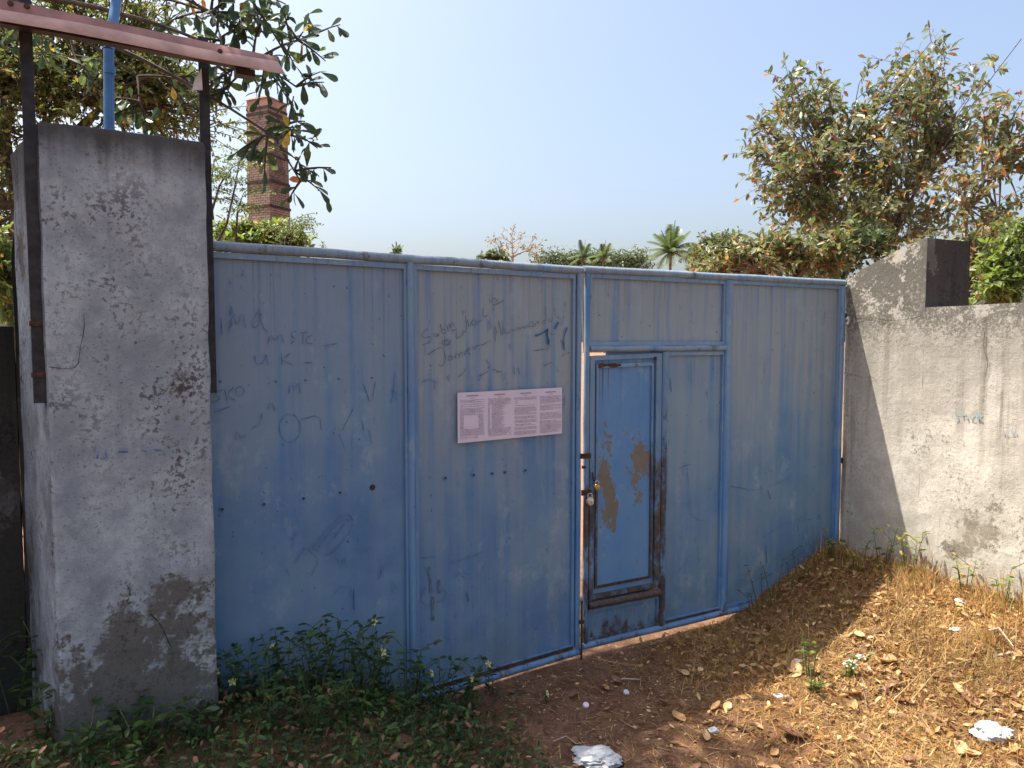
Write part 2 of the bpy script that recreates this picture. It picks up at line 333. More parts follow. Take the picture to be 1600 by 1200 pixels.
# ------------------------------------------------------------------ right boundary wall
def rough(o, bev=.012, lv=4, disp=.012, sc=.18):
    b = o.modifiers.new('bevel', 'BEVEL') if bev else None
    if b: b.width = bev; b.segments = 2; b.limit_method = 'ANGLE'
    s = o.modifiers.new('sub', 'SUBSURF'); s.subdivision_type = 'SIMPLE'; s.levels = s.render_levels = lv
    tx = bpy.data.textures.new('clouds', 'CLOUDS'); tx.noise_scale = sc; tx.noise_depth = 3
    d = o.modifiers.new('disp', 'DISPLACE'); d.texture = tx; d.strength = disp; d.texture_coords = 'LOCAL'
    o.data.shade_smooth() if False else None
def slab(name, poly, th, mats, parent, step=.3):         # outline in (u,z), thickness runs away from the camera side (+y local), cut into cells
    us = [p[0] for p in poly]; lo, hi = min(us), max(us); n = max(1, int(round((hi-lo)/step)))
    top = sorted([p for p in poly], key=lambda p: p[0]); xs = [lo+(hi-lo)*i/n for i in range(n+1)]
    tz = lambda u: float(np.interp(u, [p[0] for p in top], [p[1] for p in top])); mb = MB(); nz = 8; ny_ = 2
    for y, flip in ((0, 0), (th, 1)):
        g = [[(u, y, -.5+(tz(u)+.5)*k/nz) for k in range(nz+1)] for u in xs]
        vs = [v for r in g for v in r]; fs = []
        for i in range(n):
            for k in range(nz):
                q = (i*(nz+1)+k, (i+1)*(nz+1)+k, (i+1)*(nz+1)+k+1, i*(nz+1)+k+1); fs.append(q[::-1] if flip else q)
        mb.add(vs, fs)
    for i in range(n):
        a, b = xs[i], xs[i+1]; mb.add([(a, 0, tz(a)), (b, 0, tz(b)), (b, th, tz(b)), (a, th, tz(a))], [(0, 1, 2, 3)])
    for u, fl, m in ((lo, 1, 0), (hi, 0, 1)):
        for k in range(nz):
            z0, z1 = -.5+(tz(u)+.5)*k/nz, -.5+(tz(u)+.5)*(k+1)/nz
            q = [(u, 0, z0), (u, th, z0), (u, th, z1), (u, 0, z1)]; mb.add(q, [(3, 2, 1, 0) if fl else (0, 1, 2, 3)], m if len(mats) > 1 else 0)
    o = mb.build(name, mats, parent)
    bm = bmesh.new(); bm.from_mesh(o.data); bmesh.ops.remove_doubles(bm, verts=bm.verts, dist=1e-5); bm.to_mesh(o.data); bm.free()
    rough(o, lv=3, bev=0); return o
bw = thing('boundary_wall', 'pale sunlit plastered compound wall with raised sloping end beside the gate', 'wall', W0, FW.a)
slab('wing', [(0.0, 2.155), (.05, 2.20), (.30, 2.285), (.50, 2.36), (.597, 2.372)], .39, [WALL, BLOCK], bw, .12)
slab('wall_panel', [(.597, 1.95), (1.2, 1.955), (2.4, 1.95), (4.4, 1.94)], .22, [WALL], bw, .2)
mb = MB()
def wpx(mb, pts, wd, m=0, fr=FW, y=-.009): ribbon(mb, [fr.uz(*p) for p in pts], wd, y, m)
def z7(x, y): return (1440+x/10, 600+y/10)
for st in ([(575, 435), (545, 430), (530, 455), (570, 490), (575, 530), (535, 555)], [(610, 440), (680, 435)], [(650, 440), (652, 510)], [(715, 470), (735, 560)], [(835, 450), (790, 470), (785, 530), (810, 560), (850, 545)], [(880, 440), (895, 560)], [(955, 445), (895, 510), (960, 565)]):
    wpx(mb, [z7(*p) for p in st], .009)
mb.build('lettering', SIGNP, bw)
mb = MB()
for st in ([(1300, 720), (1290, 780)], [(1340, 765), (1350, 785)], [(1440, 700), (1420, 730), (1425, 770), (1455, 775), (1450, 745), (1425, 745)], [(1480, 710), (1490, 775)]):
    wpx(mb, [z7(*p) for p in st], .007)
mb.build('lettering', SIGNP, bw)
mb = MB()
wpx(mb, [(1338, 499), (1362, 496), (1385, 501), (1410, 500), (1437, 496), (1449, 487), (1447, 480)], .004)
wpx(mb, [(1332, 585), (1352, 590), (1365, 588), (1372, 597)], .0025); wpx(mb, [(1540, 520), (1538, 545), (1546, 566), (1541, 588)], .004)
mb.build('crack', CRACK, bw)

# ------------------------------------------------------------------ left pillar, its wing and the dark compound wall
A = FP.w(-2.481); Cc = FP.w(-1.944)
pil = thing('gate_pillar', 'tall grey weathered plaster pillar with brown bare patches left of the blue gate', 'pillar', A, FP.a)
wdt = (Cc-A).length; bl = Vector((-.40, .45, 0)); bl = Matrix.Rotation(-FP.a, 4, 'Z') @ bl
mb = MB(); plan = [(0, 0), (wdt, 0), (wdt-.04, .33), (bl.x, bl.y)]; nz = 14
seg = []
for i in range(4):
    a, b = Vector(plan[i]), Vector(plan[(i+1) % 4]); k = 5
    for j in range(k): seg.append((a.lerp(b, j/k), i))
n = len(seg); vs = []
for k in range(nz+1): vs += [(p.x, p.y, -.5+3.005*k/nz) for p, i in seg]
fs = []; ms = []
for k in range(nz):
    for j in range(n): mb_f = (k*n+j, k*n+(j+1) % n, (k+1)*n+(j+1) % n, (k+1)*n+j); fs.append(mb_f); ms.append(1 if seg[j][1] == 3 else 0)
b0 = len(mb.v); mb.add(vs, fs); mb.m[-len(fs):] = ms; mb.add([vs[nz*n+j] for j in range(n)], [tuple(range(n))])
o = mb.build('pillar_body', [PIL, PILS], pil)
bm = bmesh.new(); bm.from_mesh(o.data); bmesh.ops.remove_doubles(bm, verts=bm.verts, dist=1e-5); bm.to_mesh(o.data); bm.free(); rough(o, .014, 3, .014, .15)
mb = MB()
def ppx(mb, pts, wd): ribbon(mb, [(lambda q: (q[0]+2.481, q[1]))(FP.uz(*p)) for p in pts], wd, -.011)
for st in ([(153, 705), (152, 716)], [(165, 700), (166, 714)], [(185, 706), (200, 705)], [(226, 706), (229, 703)], [(240, 702), (255, 704), (257, 711)], [(269, 703), (271, 707)]): ppx(mb, st, .007)
mb.build('paint_trace', BLUETR, pil)
mb = MB(); ppx(mb, [(76, 573), (100, 576), (122, 574), (125, 545), (132, 515), (131, 490)], .003); ppx(mb, [(235, 958), (252, 975), (262, 1000), (268, 1012)], .0045); ppx(mb, [(198, 912), (204, 925), (198, 940)], .003)
mb.build('crack', CRACK, pil)
Bp = A+Vector((-.40, .45, 0))
# sloping dark wing behind the pillar's back corner and the low mouldy wall running off to the left
FWL = Frame(Bp+Vector((.03, .02, 0)), 215)
lw = thing('compound_wall', 'low black mouldy compound wall with sloping shoulder behind the left pillar', 'wall', Bp+Vector((-.02, .03, 0)), R_(214))
wl = slab('shoulder', [(-.05, 2.47), (-.02, 2.36), (.0, 2.2), (.012, 2.08)], -.2, [MOSS], lw, .02)
wl2 = slab('wall_panel', [(.014, 1.81), (1.2, 1.80), (3.2, 1.8)], -.2, [MOSS], lw, .3)
for o_ in (wl, wl2):
    bm = bmesh.new(); bm.from_mesh(o_.data); bmesh.ops.recalc_face_normals(bm, faces=bm.faces); bm.to_mesh(o_.data); bm.free()

# ------------------------------------------------------------------ the gate
PP = .012                                     # panel plane sits behind the frame (local +y is behind)
def panel(name, x0, x1, z0, z1, mat, parent, y=PP, amp=.007, seed=0):
    nx_, nz_ = max(2, int((x1-x0)/.06)), max(2, int((z1-z0)/.06)); V = []; th = .003
    for k in range(nz_+1):
        for i in range(nx_+1):
            x = x0+(x1-x0)*i/nx_; z = z0+(z1-z0)*k/nz_; e = math.sin(math.pi*i/nx_)*math.sin(math.pi*k/nz_)
            V.append((x, y+amp*e*(float(vnoise(x, z, 2.2, seed+5))*2-1), z))
    n0 = len(V); V += [(a, b+th, c) for a, b, c in V]; W_ = nx_+1; F = []
    for k in range(nz_):
        for i in range(nx_):
            q = (k*W_+i, k*W_+i+1, (k+1)*W_+i+1, (k+1)*W_+i); F.append(q); F.append(tuple(j+n0 for j in q[::-1]))
    return link(name, npmesh(name, V, F, mat, smooth=True), parent)
def flats(name, x0, x1, z0, z1, wd, mat, parent, y0=-.004, y1=PP-.001, sides='lrtb', wt=None):   # angle-iron flange round an opening, each side its own part
    wt = wt or wd
    if 't' in sides: MB().box(x0, x1, y0, y1, z1-wt, z1).build(name, mat, parent)
    if 'b' in sides: MB().box(x0, x1, y0, y1, z0, z0+wt).build(name, mat, parent)
    zt = z1-(wt if 't' in sides else 0); zb = z0+(wt if 'b' in sides else 0)
    if 'l' in sides: MB().box(x0, x0+wd, y0+.001, y1, zb, zt).build(name, mat, parent)
    if 'r' in sides: MB().box(x1-wd, x1, y0+.001, y1, zb, zt).build(name, mat, parent)
def wob(p0, p1, n=10, a=.0025, seed=0):
    p0, p1 = Vector(p0), Vector(p1); q = []
    for i in range(n+1):
        p = p0.lerp(p1, i/n); f = math.sin(math.pi*i/n)
        q.append(p+Vector((math.sin(i*1.3+seed)*a, 0, math.cos(i*1.7+seed*2)*a))*f)
    return q
def rail(name, p0, p1, r, mat, parent, seed=0): return MB().tube(wob(p0, p1, 10, .002, seed), r, 12).build(name, mat, parent, True)

gl = thing('gate_leaf', 'left blue steel gate leaf of two tall panels carrying the pink notice', 'gate', FL.w(0), FL.a)
XL0, XL1 = -1.985, -.001
rail('top_rail', (XL0, 0, 2.131), (XL1, 0, 2.131), .0215, BFT, gl, 1); rail('bottom_rail', (XL0, 0, .004), (XL1, 0, .004), .020, BF, gl, 2)
rail('stile', (-.021, 0, .02), (-.021, 0, 2.115), .016, BF, gl, 3); rail('stile', (-1.962, 0, .02), (-1.962, 0, 2.115), .019, BF, gl, 4)
rail('mullion', (-1.028, -.002, .02), (-1.028, -.002, 2.115), .0185, BF, gl, 5)
flats('flange', -1.974, -1.0475, .026, 2.108, .012, BF, gl, wt=.024); flats('flange', -1.0085, -.046, .026, 2.108, .016, BF, gl, wt=.024)
MB().box(-.95, -.05, -.006, -.0045, .028, .046).build('rust_strip', RUSTM, gl)
panel('panel', -1.96, -1.04, .03, 2.105, BL1, gl, seed=1); panel('panel', -1.015, -.03, .03, 2.105, BL2, gl, seed=2)
# bolts through both panels
dome = MB()
for r, y in ((.010, 0), (.0095, -.002), (.0045, -.0025), (.0045, -.006), (.001, -.0065)):
    pass
def disc_stack(mb, prof, n=10, m=0):
    vs = []
    for r, y in prof: vs += [(r*math.cos(6.28318*k/n), y, r*math.sin(6.28318*k/n)) for k in range(n)]
    fs = [(i*n+k, (i+1)*n+k, (i+1)*n+(k+1) % n, i*n+(k+1) % n) for i in range(len(prof)-1) for k in range(n)]
    fs.append(tuple(range((len(prof)-1)*n, len(prof)*n))); mb.add(vs, fs, m); return mb
bolt0 = disc_stack(disc_stack(MB(), [(.0115, 0), (.0105, -.0025), (.006, -.003)], 10, 0), [(.006, -.003), (.0055, -.008)], 6, 1).build('bolt', [BF, DARKM], gl)
bolt_me = bolt0.data
bolts = [(348, 796), (413, 788), (475, 779), (532, 770), (583, 762), (697, 747), (741, 742), (770, 740), (790, 738), (822, 735), (345, 596), (432, 596), (478, 594), (530, 592), (582, 590)]
for i, p in enumerate(bolts):
    o = bolt0 if i == 0 else link('bolt', bolt_me, gl); u, z = FL.uz(*p); o.location = (u, PP-.003, z); s = .95 if i < 10 else .4; o.scale = (s, 1, s)
rb = disc_stack(disc_stack(MB(), [(.014, 0), (.012, -.003), (.006, -.004)], 10, 0), [(.006, -.003), (.0055, -.008)], 6, 1).build('bolt', [RUSTM, DARKM], gl); u, z = FL.uz(583, 762); rb.location = (u, PP-.004, z); rb['label'] = 'rusty bolt'

# graffiti: pen strokes traced onto the sheet
def G(parent, fr, name, mat, strokes, ox, oy, sc, wd, y=PP-.0065):
    for st in strokes:
        mb = MB(); ribbon(mb, [fr.uz(ox+p[0]/sc, oy+p[1]/sc) for p in st], wd, y); mb.build(name, mat, parent)
def ell(cx, cy, rx, ry, n=12, a0=0): return [(cx+rx*math.cos(a0+6.28318*i/n), cy+ry*math.sin(a0+6.28318*i/n)) for i in range(n+1)]
S6 = dict(ox=640, oy=450, sc=6.154)
G(gl, FL, 'graffiti', INK, [
 [(185, 395), (140, 420), (120, 465), (150, 482), (205, 465), (215, 490), (190, 530), (130, 545)], [(240, 430), (245, 470), (270, 465), (280, 425), (285, 465)], [(300, 340), (318, 445), (350, 430), (345, 395), (318, 400)], [(365, 360), (378, 415)], [(390, 350), (400, 400), (397, 360), (415, 325), (432, 365)],
 [(175, 645), (320, 550), (350, 650), (345, 710), (320, 755), (290, 735)], [(410, 650), (375, 665), (380, 700), (410, 690), (415, 650), (428, 690)], [(440, 655), (450, 682), (445, 645), (470, 625), (485, 670), (482, 635), (505, 615), (522, 657)], [(525, 620), (540, 650), (538, 610), (560, 600)], [(560, 610), (592, 590), (572, 570), (557, 610), (592, 640)], [(612, 560), (632, 600), (640, 560), (690, 545), (700, 550), (790, 505)],
 [(315, 520), (380, 480), (405, 530), (345, 570), (315, 520)], ell(362, 525, 22, 18), [(415, 415), (470, 385), (445, 500), (525, 440)], [(515, 445), (520, 400), (540, 430), (555, 400), (545, 290)], [(560, 300), (580, 390), (600, 320), (640, 300), (660, 340), (620, 370), (600, 330)], [(660, 330), (700, 310), (680, 320)], [(715, 190), (710, 270), (730, 275), (770, 255)], [(800, 215), (820, 200)], ell(822, 130, 26, 34), [(835, 160), (915, 120)],
 [(830, 520), (822, 330), (845, 440)], [(860, 310), (890, 470), (905, 430), (895, 310)], [(925, 390), (920, 440), (962, 430), (975, 405), (1020, 405)], [(955, 350), (958, 356)], [(1035, 405), (1050, 370), (1070, 400), (1090, 365), (1110, 395), (1130, 350), (1150, 375)], ell(1178, 348, 24, 26), [(1215, 370), (1220, 330), (1240, 320), (1255, 350)], [(1315, 175), (1322, 340), (1290, 350), (1278, 325), (1310, 305)], [(1345, 290), (1350, 330), (1375, 320), (1385, 280)], [(1400, 190), (1412, 265), (1432, 290)], [(1200, 605), (1370, 578), (1340, 535)], [(1350, 430), (1385, 450), (1410, 440)], [(1300, 755), (1340, 725), (1380, 718)], [(1465, 660), (1500, 630), (1545, 622)]], wd=.0034, **S6)
G(gl, FL, 'graffiti', INKB, [[(1215, 460), (1275, 440), (1340, 395)], [(1335, 395), (1325, 450), (1348, 500), (1345, 555)], [(1325, 410), (1340, 540)], [(1400, 395), (1440, 328)], [(1525, 380), (1495, 440), (1485, 540), (1500, 605)]], wd=.0125, **S6)
G(gl, FL, 'graffiti', INKF, [[(740, 690), (790, 740), (760, 770)], [(660, 890), (700, 870), (690, 830), (660, 860), (760, 800)], [(800, 790), (840, 780), (850, 810), (900, 795)], [(960, 580), (1000, 560), (960, 545)], [(1010, 745), (1015, 830)], [(1050, 760), (1062, 830)], [(360, 870), (390, 830), (380, 900)], [(470, 860), (520, 820), (550, 770)], [(1320, 890), (1340, 920)], [(120, 905), (200, 870), (260, 920), (280, 890)]], wd=.0042, **S6)
S4 = dict(ox=320, oy=360, sc=3.334)
G(gl, FL, 'graffiti', INKF, [[(85, 455), (92, 545)], [(125, 530), (150, 430), (168, 505), (198, 415), (215, 508)], [(290, 410), (250, 465), (252, 510), (285, 495), (292, 410), (300, 500), (330, 530)], [(330, 590), (345, 535), (365, 582), (400, 530), (412, 588)], [(480, 525), (450, 530), (455, 555), (480, 565), (450, 590)], [(500, 535), (535, 530)], [(515, 535), (512, 590)], [(560, 545), (530, 560), (535, 590), (570, 590)], [(95, 830), (48, 848), (88, 875), (45, 900)], [(105, 830), (118, 890)], [(150, 820), (112, 855), (160, 885)], ell(185, 838, 22, 24), [(48, 950), (130, 920)], [(440, 850), (445, 790), (470, 830), (490, 785), (500, 850)], ell(445, 1030, 55, 75, 16), [(505, 985), (600, 960), (610, 1040)], [(830, 800), (870, 920), (890, 790)], [(995, 740), (985, 850), (970, 900)], [(620, 600), (690, 590)], [(520, 690), (560, 688)], [(260, 650), (270, 700), (310, 690), (320, 630), (330, 700)], [(400, 640), (405, 700)], [(450, 640), (400, 675), (460, 700)], [(160, 1090), (170, 1040), (190, 1090), (220, 1060)], [(250, 1030), (290, 1010), (300, 950)], [(330, 930), (350, 890), (370, 940)], [(720, 1040), (780, 920)], [(820, 990), (830, 1040)], [(700, 1060), (730, 1130)], [(860, 1040), (870, 1110)]], wd=.0042, **S4)
S5 = dict(ox=320, oy=700, sc=3.0)
G(gl, FL, 'graffiti', INKF, [[(505, 468), (640, 312), (680, 310), (710, 360), (590, 512), (545, 490), (505, 468)], [(525, 475), (645, 325), (690, 345)], [(660, 350), (600, 440), (620, 400), (595, 405)], [(500, 600), (540, 530), (480, 470)], [(380, 570), (400, 600)], [(425, 540), (470, 470)], [(610, 685), (640, 650), (700, 660), (660, 720)], [(835, 520), (825, 600)], [(855, 540), (815, 620)], [(715, 470), (740, 495), (790, 465)], [(1010, 520), (1080, 510)], [(1150, 545), (1310, 490)], [(1035, 660), (1012, 700), (1030, 735), (1060, 735)], [(1110, 650), (1142, 690), (1110, 722), (1085, 725)], [(1185, 605), (1190, 570), (1205, 605)], [(1215, 585), (1250, 595)], [(620, 510), (640, 570), (650, 510), (670, 560)]], wd=.004, **S5)
G(gl, FL, 'smear', SMEAR, [[(1055, 560), (1060, 620), (1065, 680)], [(1072, 700), (1070, 770), (1074, 810)], [(1100, 620), (1105, 680)]], wd=.016, **S5)
G(gl, FL, 'smear', INKB, [[(700, 660), (702, 760)], [(1230, 680), (1240, 720)]], wd=.007, **S5)

gr = thing('gate_leaf', 'right blue steel gate leaf with a rusty padlocked wicket door', 'gate', FR.w(0), FR.a)
rail('top_rail', (.008, 0, 2.137), (2.148, 0, 2.143), .0215, BFT, gr, 1); rail('bottom_rail', (.012, 0, .027), (2.15, 0, .03), .0205, BF, gr, 2)
rail('stile', (.034, 0, .045), (.034, 0, 2.12), .016, BFR, gr, 3); rail('stile', (2.128, 0, .045), (2.128, 0, 2.12), .021, BF, gr, 4)
rail('mullion', (1.075, -.002, .045), (1.075, -.002, 2.12), .0225, BF, gr, 5)
rail('middle_rail', (.05, -.003, 1.703), (1.055, -.003, 1.703), .0175, BFT, gr, 6)
flats('flange', .0525, 1.0515, 1.721, 2.117, .014, BF, gr, wt=.022); flats('flange', 1.0985, 2.106, .049, 2.122, .016, BF, gr, wt=.022)
panel('panel', .045, 1.06, 1.702, 2.112, BR1, gr, seed=3); panel('panel', 1.09, 2.115, .05, 2.118, BR3, gr, seed=4)
rail('mullion', (.581, -.002, .045), (.581, -.002, 1.685), .0205, BFR, gr, 7)
flats('flange', .6025, 1.0515, .049, 1.684, .013, BF, gr, wt=.022); panel('panel', .582, 1.06, .045, 1.701, BR2, gr, seed=5)
rail('lower_rail', (.05, -.004, .256), (.562, -.004, .250), .0235, RAILR, gr, 8)
flats('flange', .0525, .5595, .049, .23, .012, BK, gr, wt=.018); panel('kick_panel', .045, .57, .052, .226, BK, gr, seed=6)
MB().box(.61, 1.045, -.0065, -.0045, .053, .064).build('rust_strip', RUSTM, gr)
MB().box(.012, .03, -.03, -.021, .35, 1.12).build('cover_strip', BFR, gr)
# wicket door, hung a little out of true
wd_ = MB()
wick = link('wicket_door', None, gr) if False else None
dm = MB()
dm.box(.053, .082, -.010, .012, .283, 1.665); dm.box(.516, .556, -.010, .012, .287, 1.676)
dm.box(.082, .516, -.0095, .012, 1.640, 1.6665, 0, .0095); dm.box(.082, .516, -.0095, .012, .287, .311, 0); dm.box(.50, .575, .0122, .016, .27, 1.70); dm.box(.17, .52, .0122, .016, 1.645, 1.705); dm.box(.03, .50, .0122, .016, .22, .32)
door = dm.build('wicket_door', BFR, gr)
pn = panel('door_panel', .070, .530, .300, 1.655, BD, door, y=.008, amp=.003, seed=8)
MB().box(.0985, .112, -.0035, .0065, .345, 1.618).build('door_bead', BFR, door); MB().box(.488, .502, -.0035, .0065, .345, 1.618).build('door_bead', BFR, door)
MB().box(.112, .488, -.0035, .0065, 1.598, 1.618, 0, .006).build('door_bead', BF, door); MB().box(.112, .488, -.0035, .0065, .345, .357).build('door_bead', RUSTM, door)
mb = MB(); ribbon(mb, [(.108, 1.607), (.16, 1.613), (.21, 1.609), (.265, 1.612)], .026, -.0045); mb.build('rust_patch', RUSTM, door)
MB().tube([(.505, -.012, 1.64), (.505, -.012, 1.655)], .008, 8).build('hinge', RUSTM, door)
# hasps, latch and drop bolt
def hasp(u0, u1, z0, z1, y0=-.034, y1=-.022, p=gr): return MB().box(u0, u1, y0, y1, z0, z1).build('latch', RUSTM, p)
hasp(-.016, .046, 1.10, 1.128); hasp(-.010, .012, 1.045, 1.06); hasp(-.012, .05, .895, .925)
MB().tube([(.058, -.028, 1.02), (.062, -.03, .985), (.07, -.032, .955)], .004, 6).build('hasp_ring', DARKM, gr)
MB().tube([(-.008, -.024, .30), (-.008, -.024, -.06)], .006, 8).build('drop_bolt', RUSTM, gl)
MB().box(-.02, .006, -.03, -.018, .17, .19).build('bolt_guide', RUSTM, gl)
# a few marks on the right leaf
G(gr, FR, 'graffiti', INKF, [[(1075, 725), (1078, 790), (1085, 812), (1110, 815)], [(1062, 732), (1080, 725)], [(1142, 760), (1190, 768), (1240, 745)], [(1195, 840), (1230, 815), (1270, 812)], [(1155, 905), (1180, 912), (1260, 860)]], 0, 0, 1, .004)
G(gr, FR, 'smear', INKB, [[(1198, 850), (1199, 880)], [(1200, 765), (1206, 780)], [(1048, 590), (1050, 612)]], 0, 0, 1, .006)
# hinge straps at the wall side and the white tie
mb = MB(); mb.box(2.14, 2.172, -.012, .012, 1.90, 1.935); mb.box(2.14, 2.172, -.012, .012, .9, .935); mb.build('hinge', DARKM, gr)
MB().tube([(2.158, -.02, 1.86), (2.166, -.026, 1.885), (2.160, -.022, 1.91), (2.150, -.02, 1.895)], .008, 8).build('tie', WHITE, gr, True)

# padlocks
def padlock(name, label, u, z, r, mat, rot):
    t_ = thing(name, label, 'padlock', FR.w(u, z, .042), FR.a)
    b = MB(); n = 20; prof = [(.0, -.009), (.62, -.0095), (.78, -.0078), (.86, -.0088), (.96, -.007), (1, -.003), (1, .004), (.93, .008), (.0, .009)]
    vs = []
    for rr, y in prof: vs += [(rr*r*math.cos(6.28318*k/n), y, rr*r*math.sin(6.28318*k/n)*1.06) for k in range(n)]
    b.add(vs, [(i*n+k, i*n+(k+1) % n, (i+1)*n+(k+1) % n, (i+1)*n+k) for i in range(len(prof)-1) for k in range(n)])
    b.build('body', mat, t_, True)
    sh = r*.62; pts = [(-sh, 0, r*.6), (-sh, 0, r*1.25)]+[(-sh*math.cos(math.pi*i/8), 0, r*1.25+sh*math.sin(math.pi*i/8)) for i in range(1, 8)]+[(sh, 0, r*1.25), (sh, 0, r*.6)]
    MB().tube(pts, r*.13, 8).build('shackle', CHROME, t_, True)
    k = MB(); disc_stack(k, [(r*.10, -.0098), (r*.10, -.0102)], 8); k.box(-r*.05, r*.05, -.0103, -.0098, -r*.42, 0); k.build('keyhole', BLACK, t_)
    MB().tube([(-r*.62*.7, -.006, r*.98), (r*.62*.7, -.006, r*.98)], r*.06, 6).build('rim', mat, t_)
    t_.rotation_euler = (0, rot, FR.a); return t_
padlock('padlock', 'round yellowish brass padlock, the upper one, on the wicket door hasp', .078, .938, .0185, BRASS, .05)
padlock('padlock', 'round pale steel padlock, the lower larger one, on the gate latch', .034, .862, .0235, STEEL, -.06)

# notice on the left leaf
pu0, pu1, pz0, pz1 = -.78, -.138, 1.243, 1.493
po = thing('notice', 'wide pink paper notice printed in four columns pasted on the gate', 'notice', FL.w(pu0, pz0, -PP+.012), FL.a)
PWd, PH = pu1-pu0, pz1-pz0
V = []; nu, nv = 33, 9
def pyo(x, z): return -.0065-.0016*math.sin(x*40)*math.sin(z*16)-.002*abs(math.sin(math.pi*4*x/PWd))**.5
for k in range(nv):
    for i in range(nu): x, z = PWd*i/(nu-1), PH*k/(nv-1); V.append((x, pyo(x, z), z+(.004*x/PWd)))
link('sheet', npmesh('sheet', V, [(k*nu+i, k*nu+i+1, (k+1)*nu+i+1, (k+1)*nu+i) for k in range(nv-1) for i in range(nu-1)], PAPER, smooth=True), po)
mb = MB(); rr = random.Random(3); cw = PWd/4
def dash(x0, x1, z, h):
    n_ = max(1, int((x1-x0)/.02)+1); xs_ = [x0+(x1-x0)*i/n_ for i in range(n_+1)]
    for a, b in zip(xs_[:-1], xs_[1:]): mb.add([(a, pyo(a, z)-.0012, z), (b, pyo(b, z)-.0012, z), (b, pyo(b, z)-.0012, z+h), (a, pyo(a, z)-.0012, z+h)], [(0, 1, 2, 3)])
for c in range(4):
    x0 = cw*c+.013; x1 = cw*(c+1)-.008; mid = (x0+x1)/2; dash(mid-.034, mid+.034, PH-.020, .0055); dash(mid-.012, mid+.012, PH-.030, .0025)
    z = PH-.040
    while z > .016:
        gap = rr.random() < .12
        if c == 0 and .065 < z < .135: segs = [(x0, x0+.02), (x1-.034, x1-.004)]
        elif c == 1 and .06 < z < .18: segs = [(x0, x0+.012), (x0+.022, x1-.03-rr.random()*.03)]
        elif gap or (c == 2 and .17 < z < .195): segs = []
        else: segs = [(x0, x1-(rr.random()*.06 if rr.random() < .25 else 0))]
        for a, b in segs:
            x = a
            while x < b:
                l = min(b-x, .004+rr.random()*.012); dash(x, x+l, z, .0018 if rr.random() < .85 else .003); x += l+.0022
        z -= .0052
for cx, cz in ((.105, .028), (.245, .048), (.345, .187), (.552, .045)):
    for i in range(14):
        a0, a1 = 6.28318*i/14, 6.28318*(i+1)/14; q = [(cx+math.cos(a)*r_, pyo(cx, cz)-.0016, cz+math.sin(a)*r_*1.1) for a in (a0, a1) for r_ in (.0085, .007)]
        mb.add(q, [(0, 1, 3, 2)])
mb.build('printing', PRINT, po)

# ------------------------------------------------------------------ posts, roof sheet, pipe above the pillar
def local(fr, x, y, base=0): u, z = fr.uz(x, y); return u, z
FPO = Frame(FP.w(0, 0, .03), 29)
def post(label, u, off, z0, z1, flip):
    t_ = thing('angle_post', label, 'post', FP.w(u, 0, off), FP.a)
    s = -1 if flip else 1
    m_ = MB(); m_.box(0 if s > 0 else -.038, .038 if s > 0 else 0, 0, .006, z0, z1); m_.build('flange', DARKM, t_)
    m_ = MB(); m_.box(*( (0, .006) if s > 0 else (-.006, 0)), .006, .05, z0, z1); m_.build('web', DARKM, t_)
    for zz in (z0+.09, z0+.27)[:0 if flip else 2]: MB().box(*((-.004, .056) if s > 0 else (-.056, .004)), -.004, 0, zz, zz+.018).build('strap', RUSTM, t_)
    return t_
post('dark angle-iron post clamped to the left side of the grey pillar', -2.522, -.02, 1.53, 2.95, False)
post('dark angle-iron post rising at the right edge of the grey pillar', Frame(FP.w(0, 0, -.10), 30).uz(328, 170)[0], -.10, 1.54, 2.93, True)
rs = thing('roof_sheet', 'pink-red folded metal roof edging above the grey pillar', 'roof sheet', FP.w(-2.481, 0, .06), FP.a)
uA, zA = FPO.uz(0, 44); uB, zB = FPO.uz(429, 96); uC, zC = FPO.uz(440, 125)
xs_ = np.linspace(-1.6, uB+2.481, 26)
x_right = uB+2.481
def zline(u, a, b): return b
prof = []
for i, x in enumerate(xs_):
    f = i/25; sag = .006*math.sin(x*7); ztop = zB+.002+(x_right-x)*.022; zf = zB-.022+(x_right-x)*.006+.004*math.sin(x*9); zl = zC-.003+.005*math.sin(x*6+1)+(x_right-x)*.0
    fl = .018 if f > .97 else 0
    prof.append(((x, .09, ztop+.004), (x, .012, ztop), (x, .0, zf), (x+fl, -.035-fl*.6, zl-fl*.4)))
V = [v for p in prof for v in p]; F = []; mi = []
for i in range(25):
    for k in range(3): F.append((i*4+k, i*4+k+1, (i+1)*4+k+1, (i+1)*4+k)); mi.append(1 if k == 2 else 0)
so_ = link('sheet', npmesh('sheet', V, F, [SHEET_SHADE, SHEET_LIT], mi), rs); sd = so_.modifiers.new('thick', 'SOLIDIFY'); sd.thickness = .0012
for x_, y_ in ((45, 22), (340, 88), (20, 18)):
    u_, z_ = FPO.uz(x_, y_); o = disc_stack(MB(), [(.010, 0), (.009, -.004), (.003, -.006)], 8).build('screw', RUSTM, rs); o.location = (u_+2.481, -.002, z_-.004)
MB().box(-1.6, x_right-.10, .03, .07, zC+.015, zC+.05).build('purlin', DARKM, rs)
MB().box(x_right-.15, x_right-.08, .03, .08, zC-.015, zC+.01).build('dark_underside', DARKM, rs)  # dark block added to stand in for the sheet's shaded underside
mb = MB(); q = [FPO.uz(*p) for p in ((314, 108), (316, 142), (300, 142), (303, 128))]
mb.add([(u+2.481, .05, z) for u, z in q]+[(u+2.481, .056, z) for u, z in q], [(3, 2, 1, 0), (4, 5, 6, 7), (0, 1, 5, 4), (1, 2, 6, 5), (2, 3, 7, 6), (3, 0, 4, 7)]); mb.build('bracket', WHITE, rs)
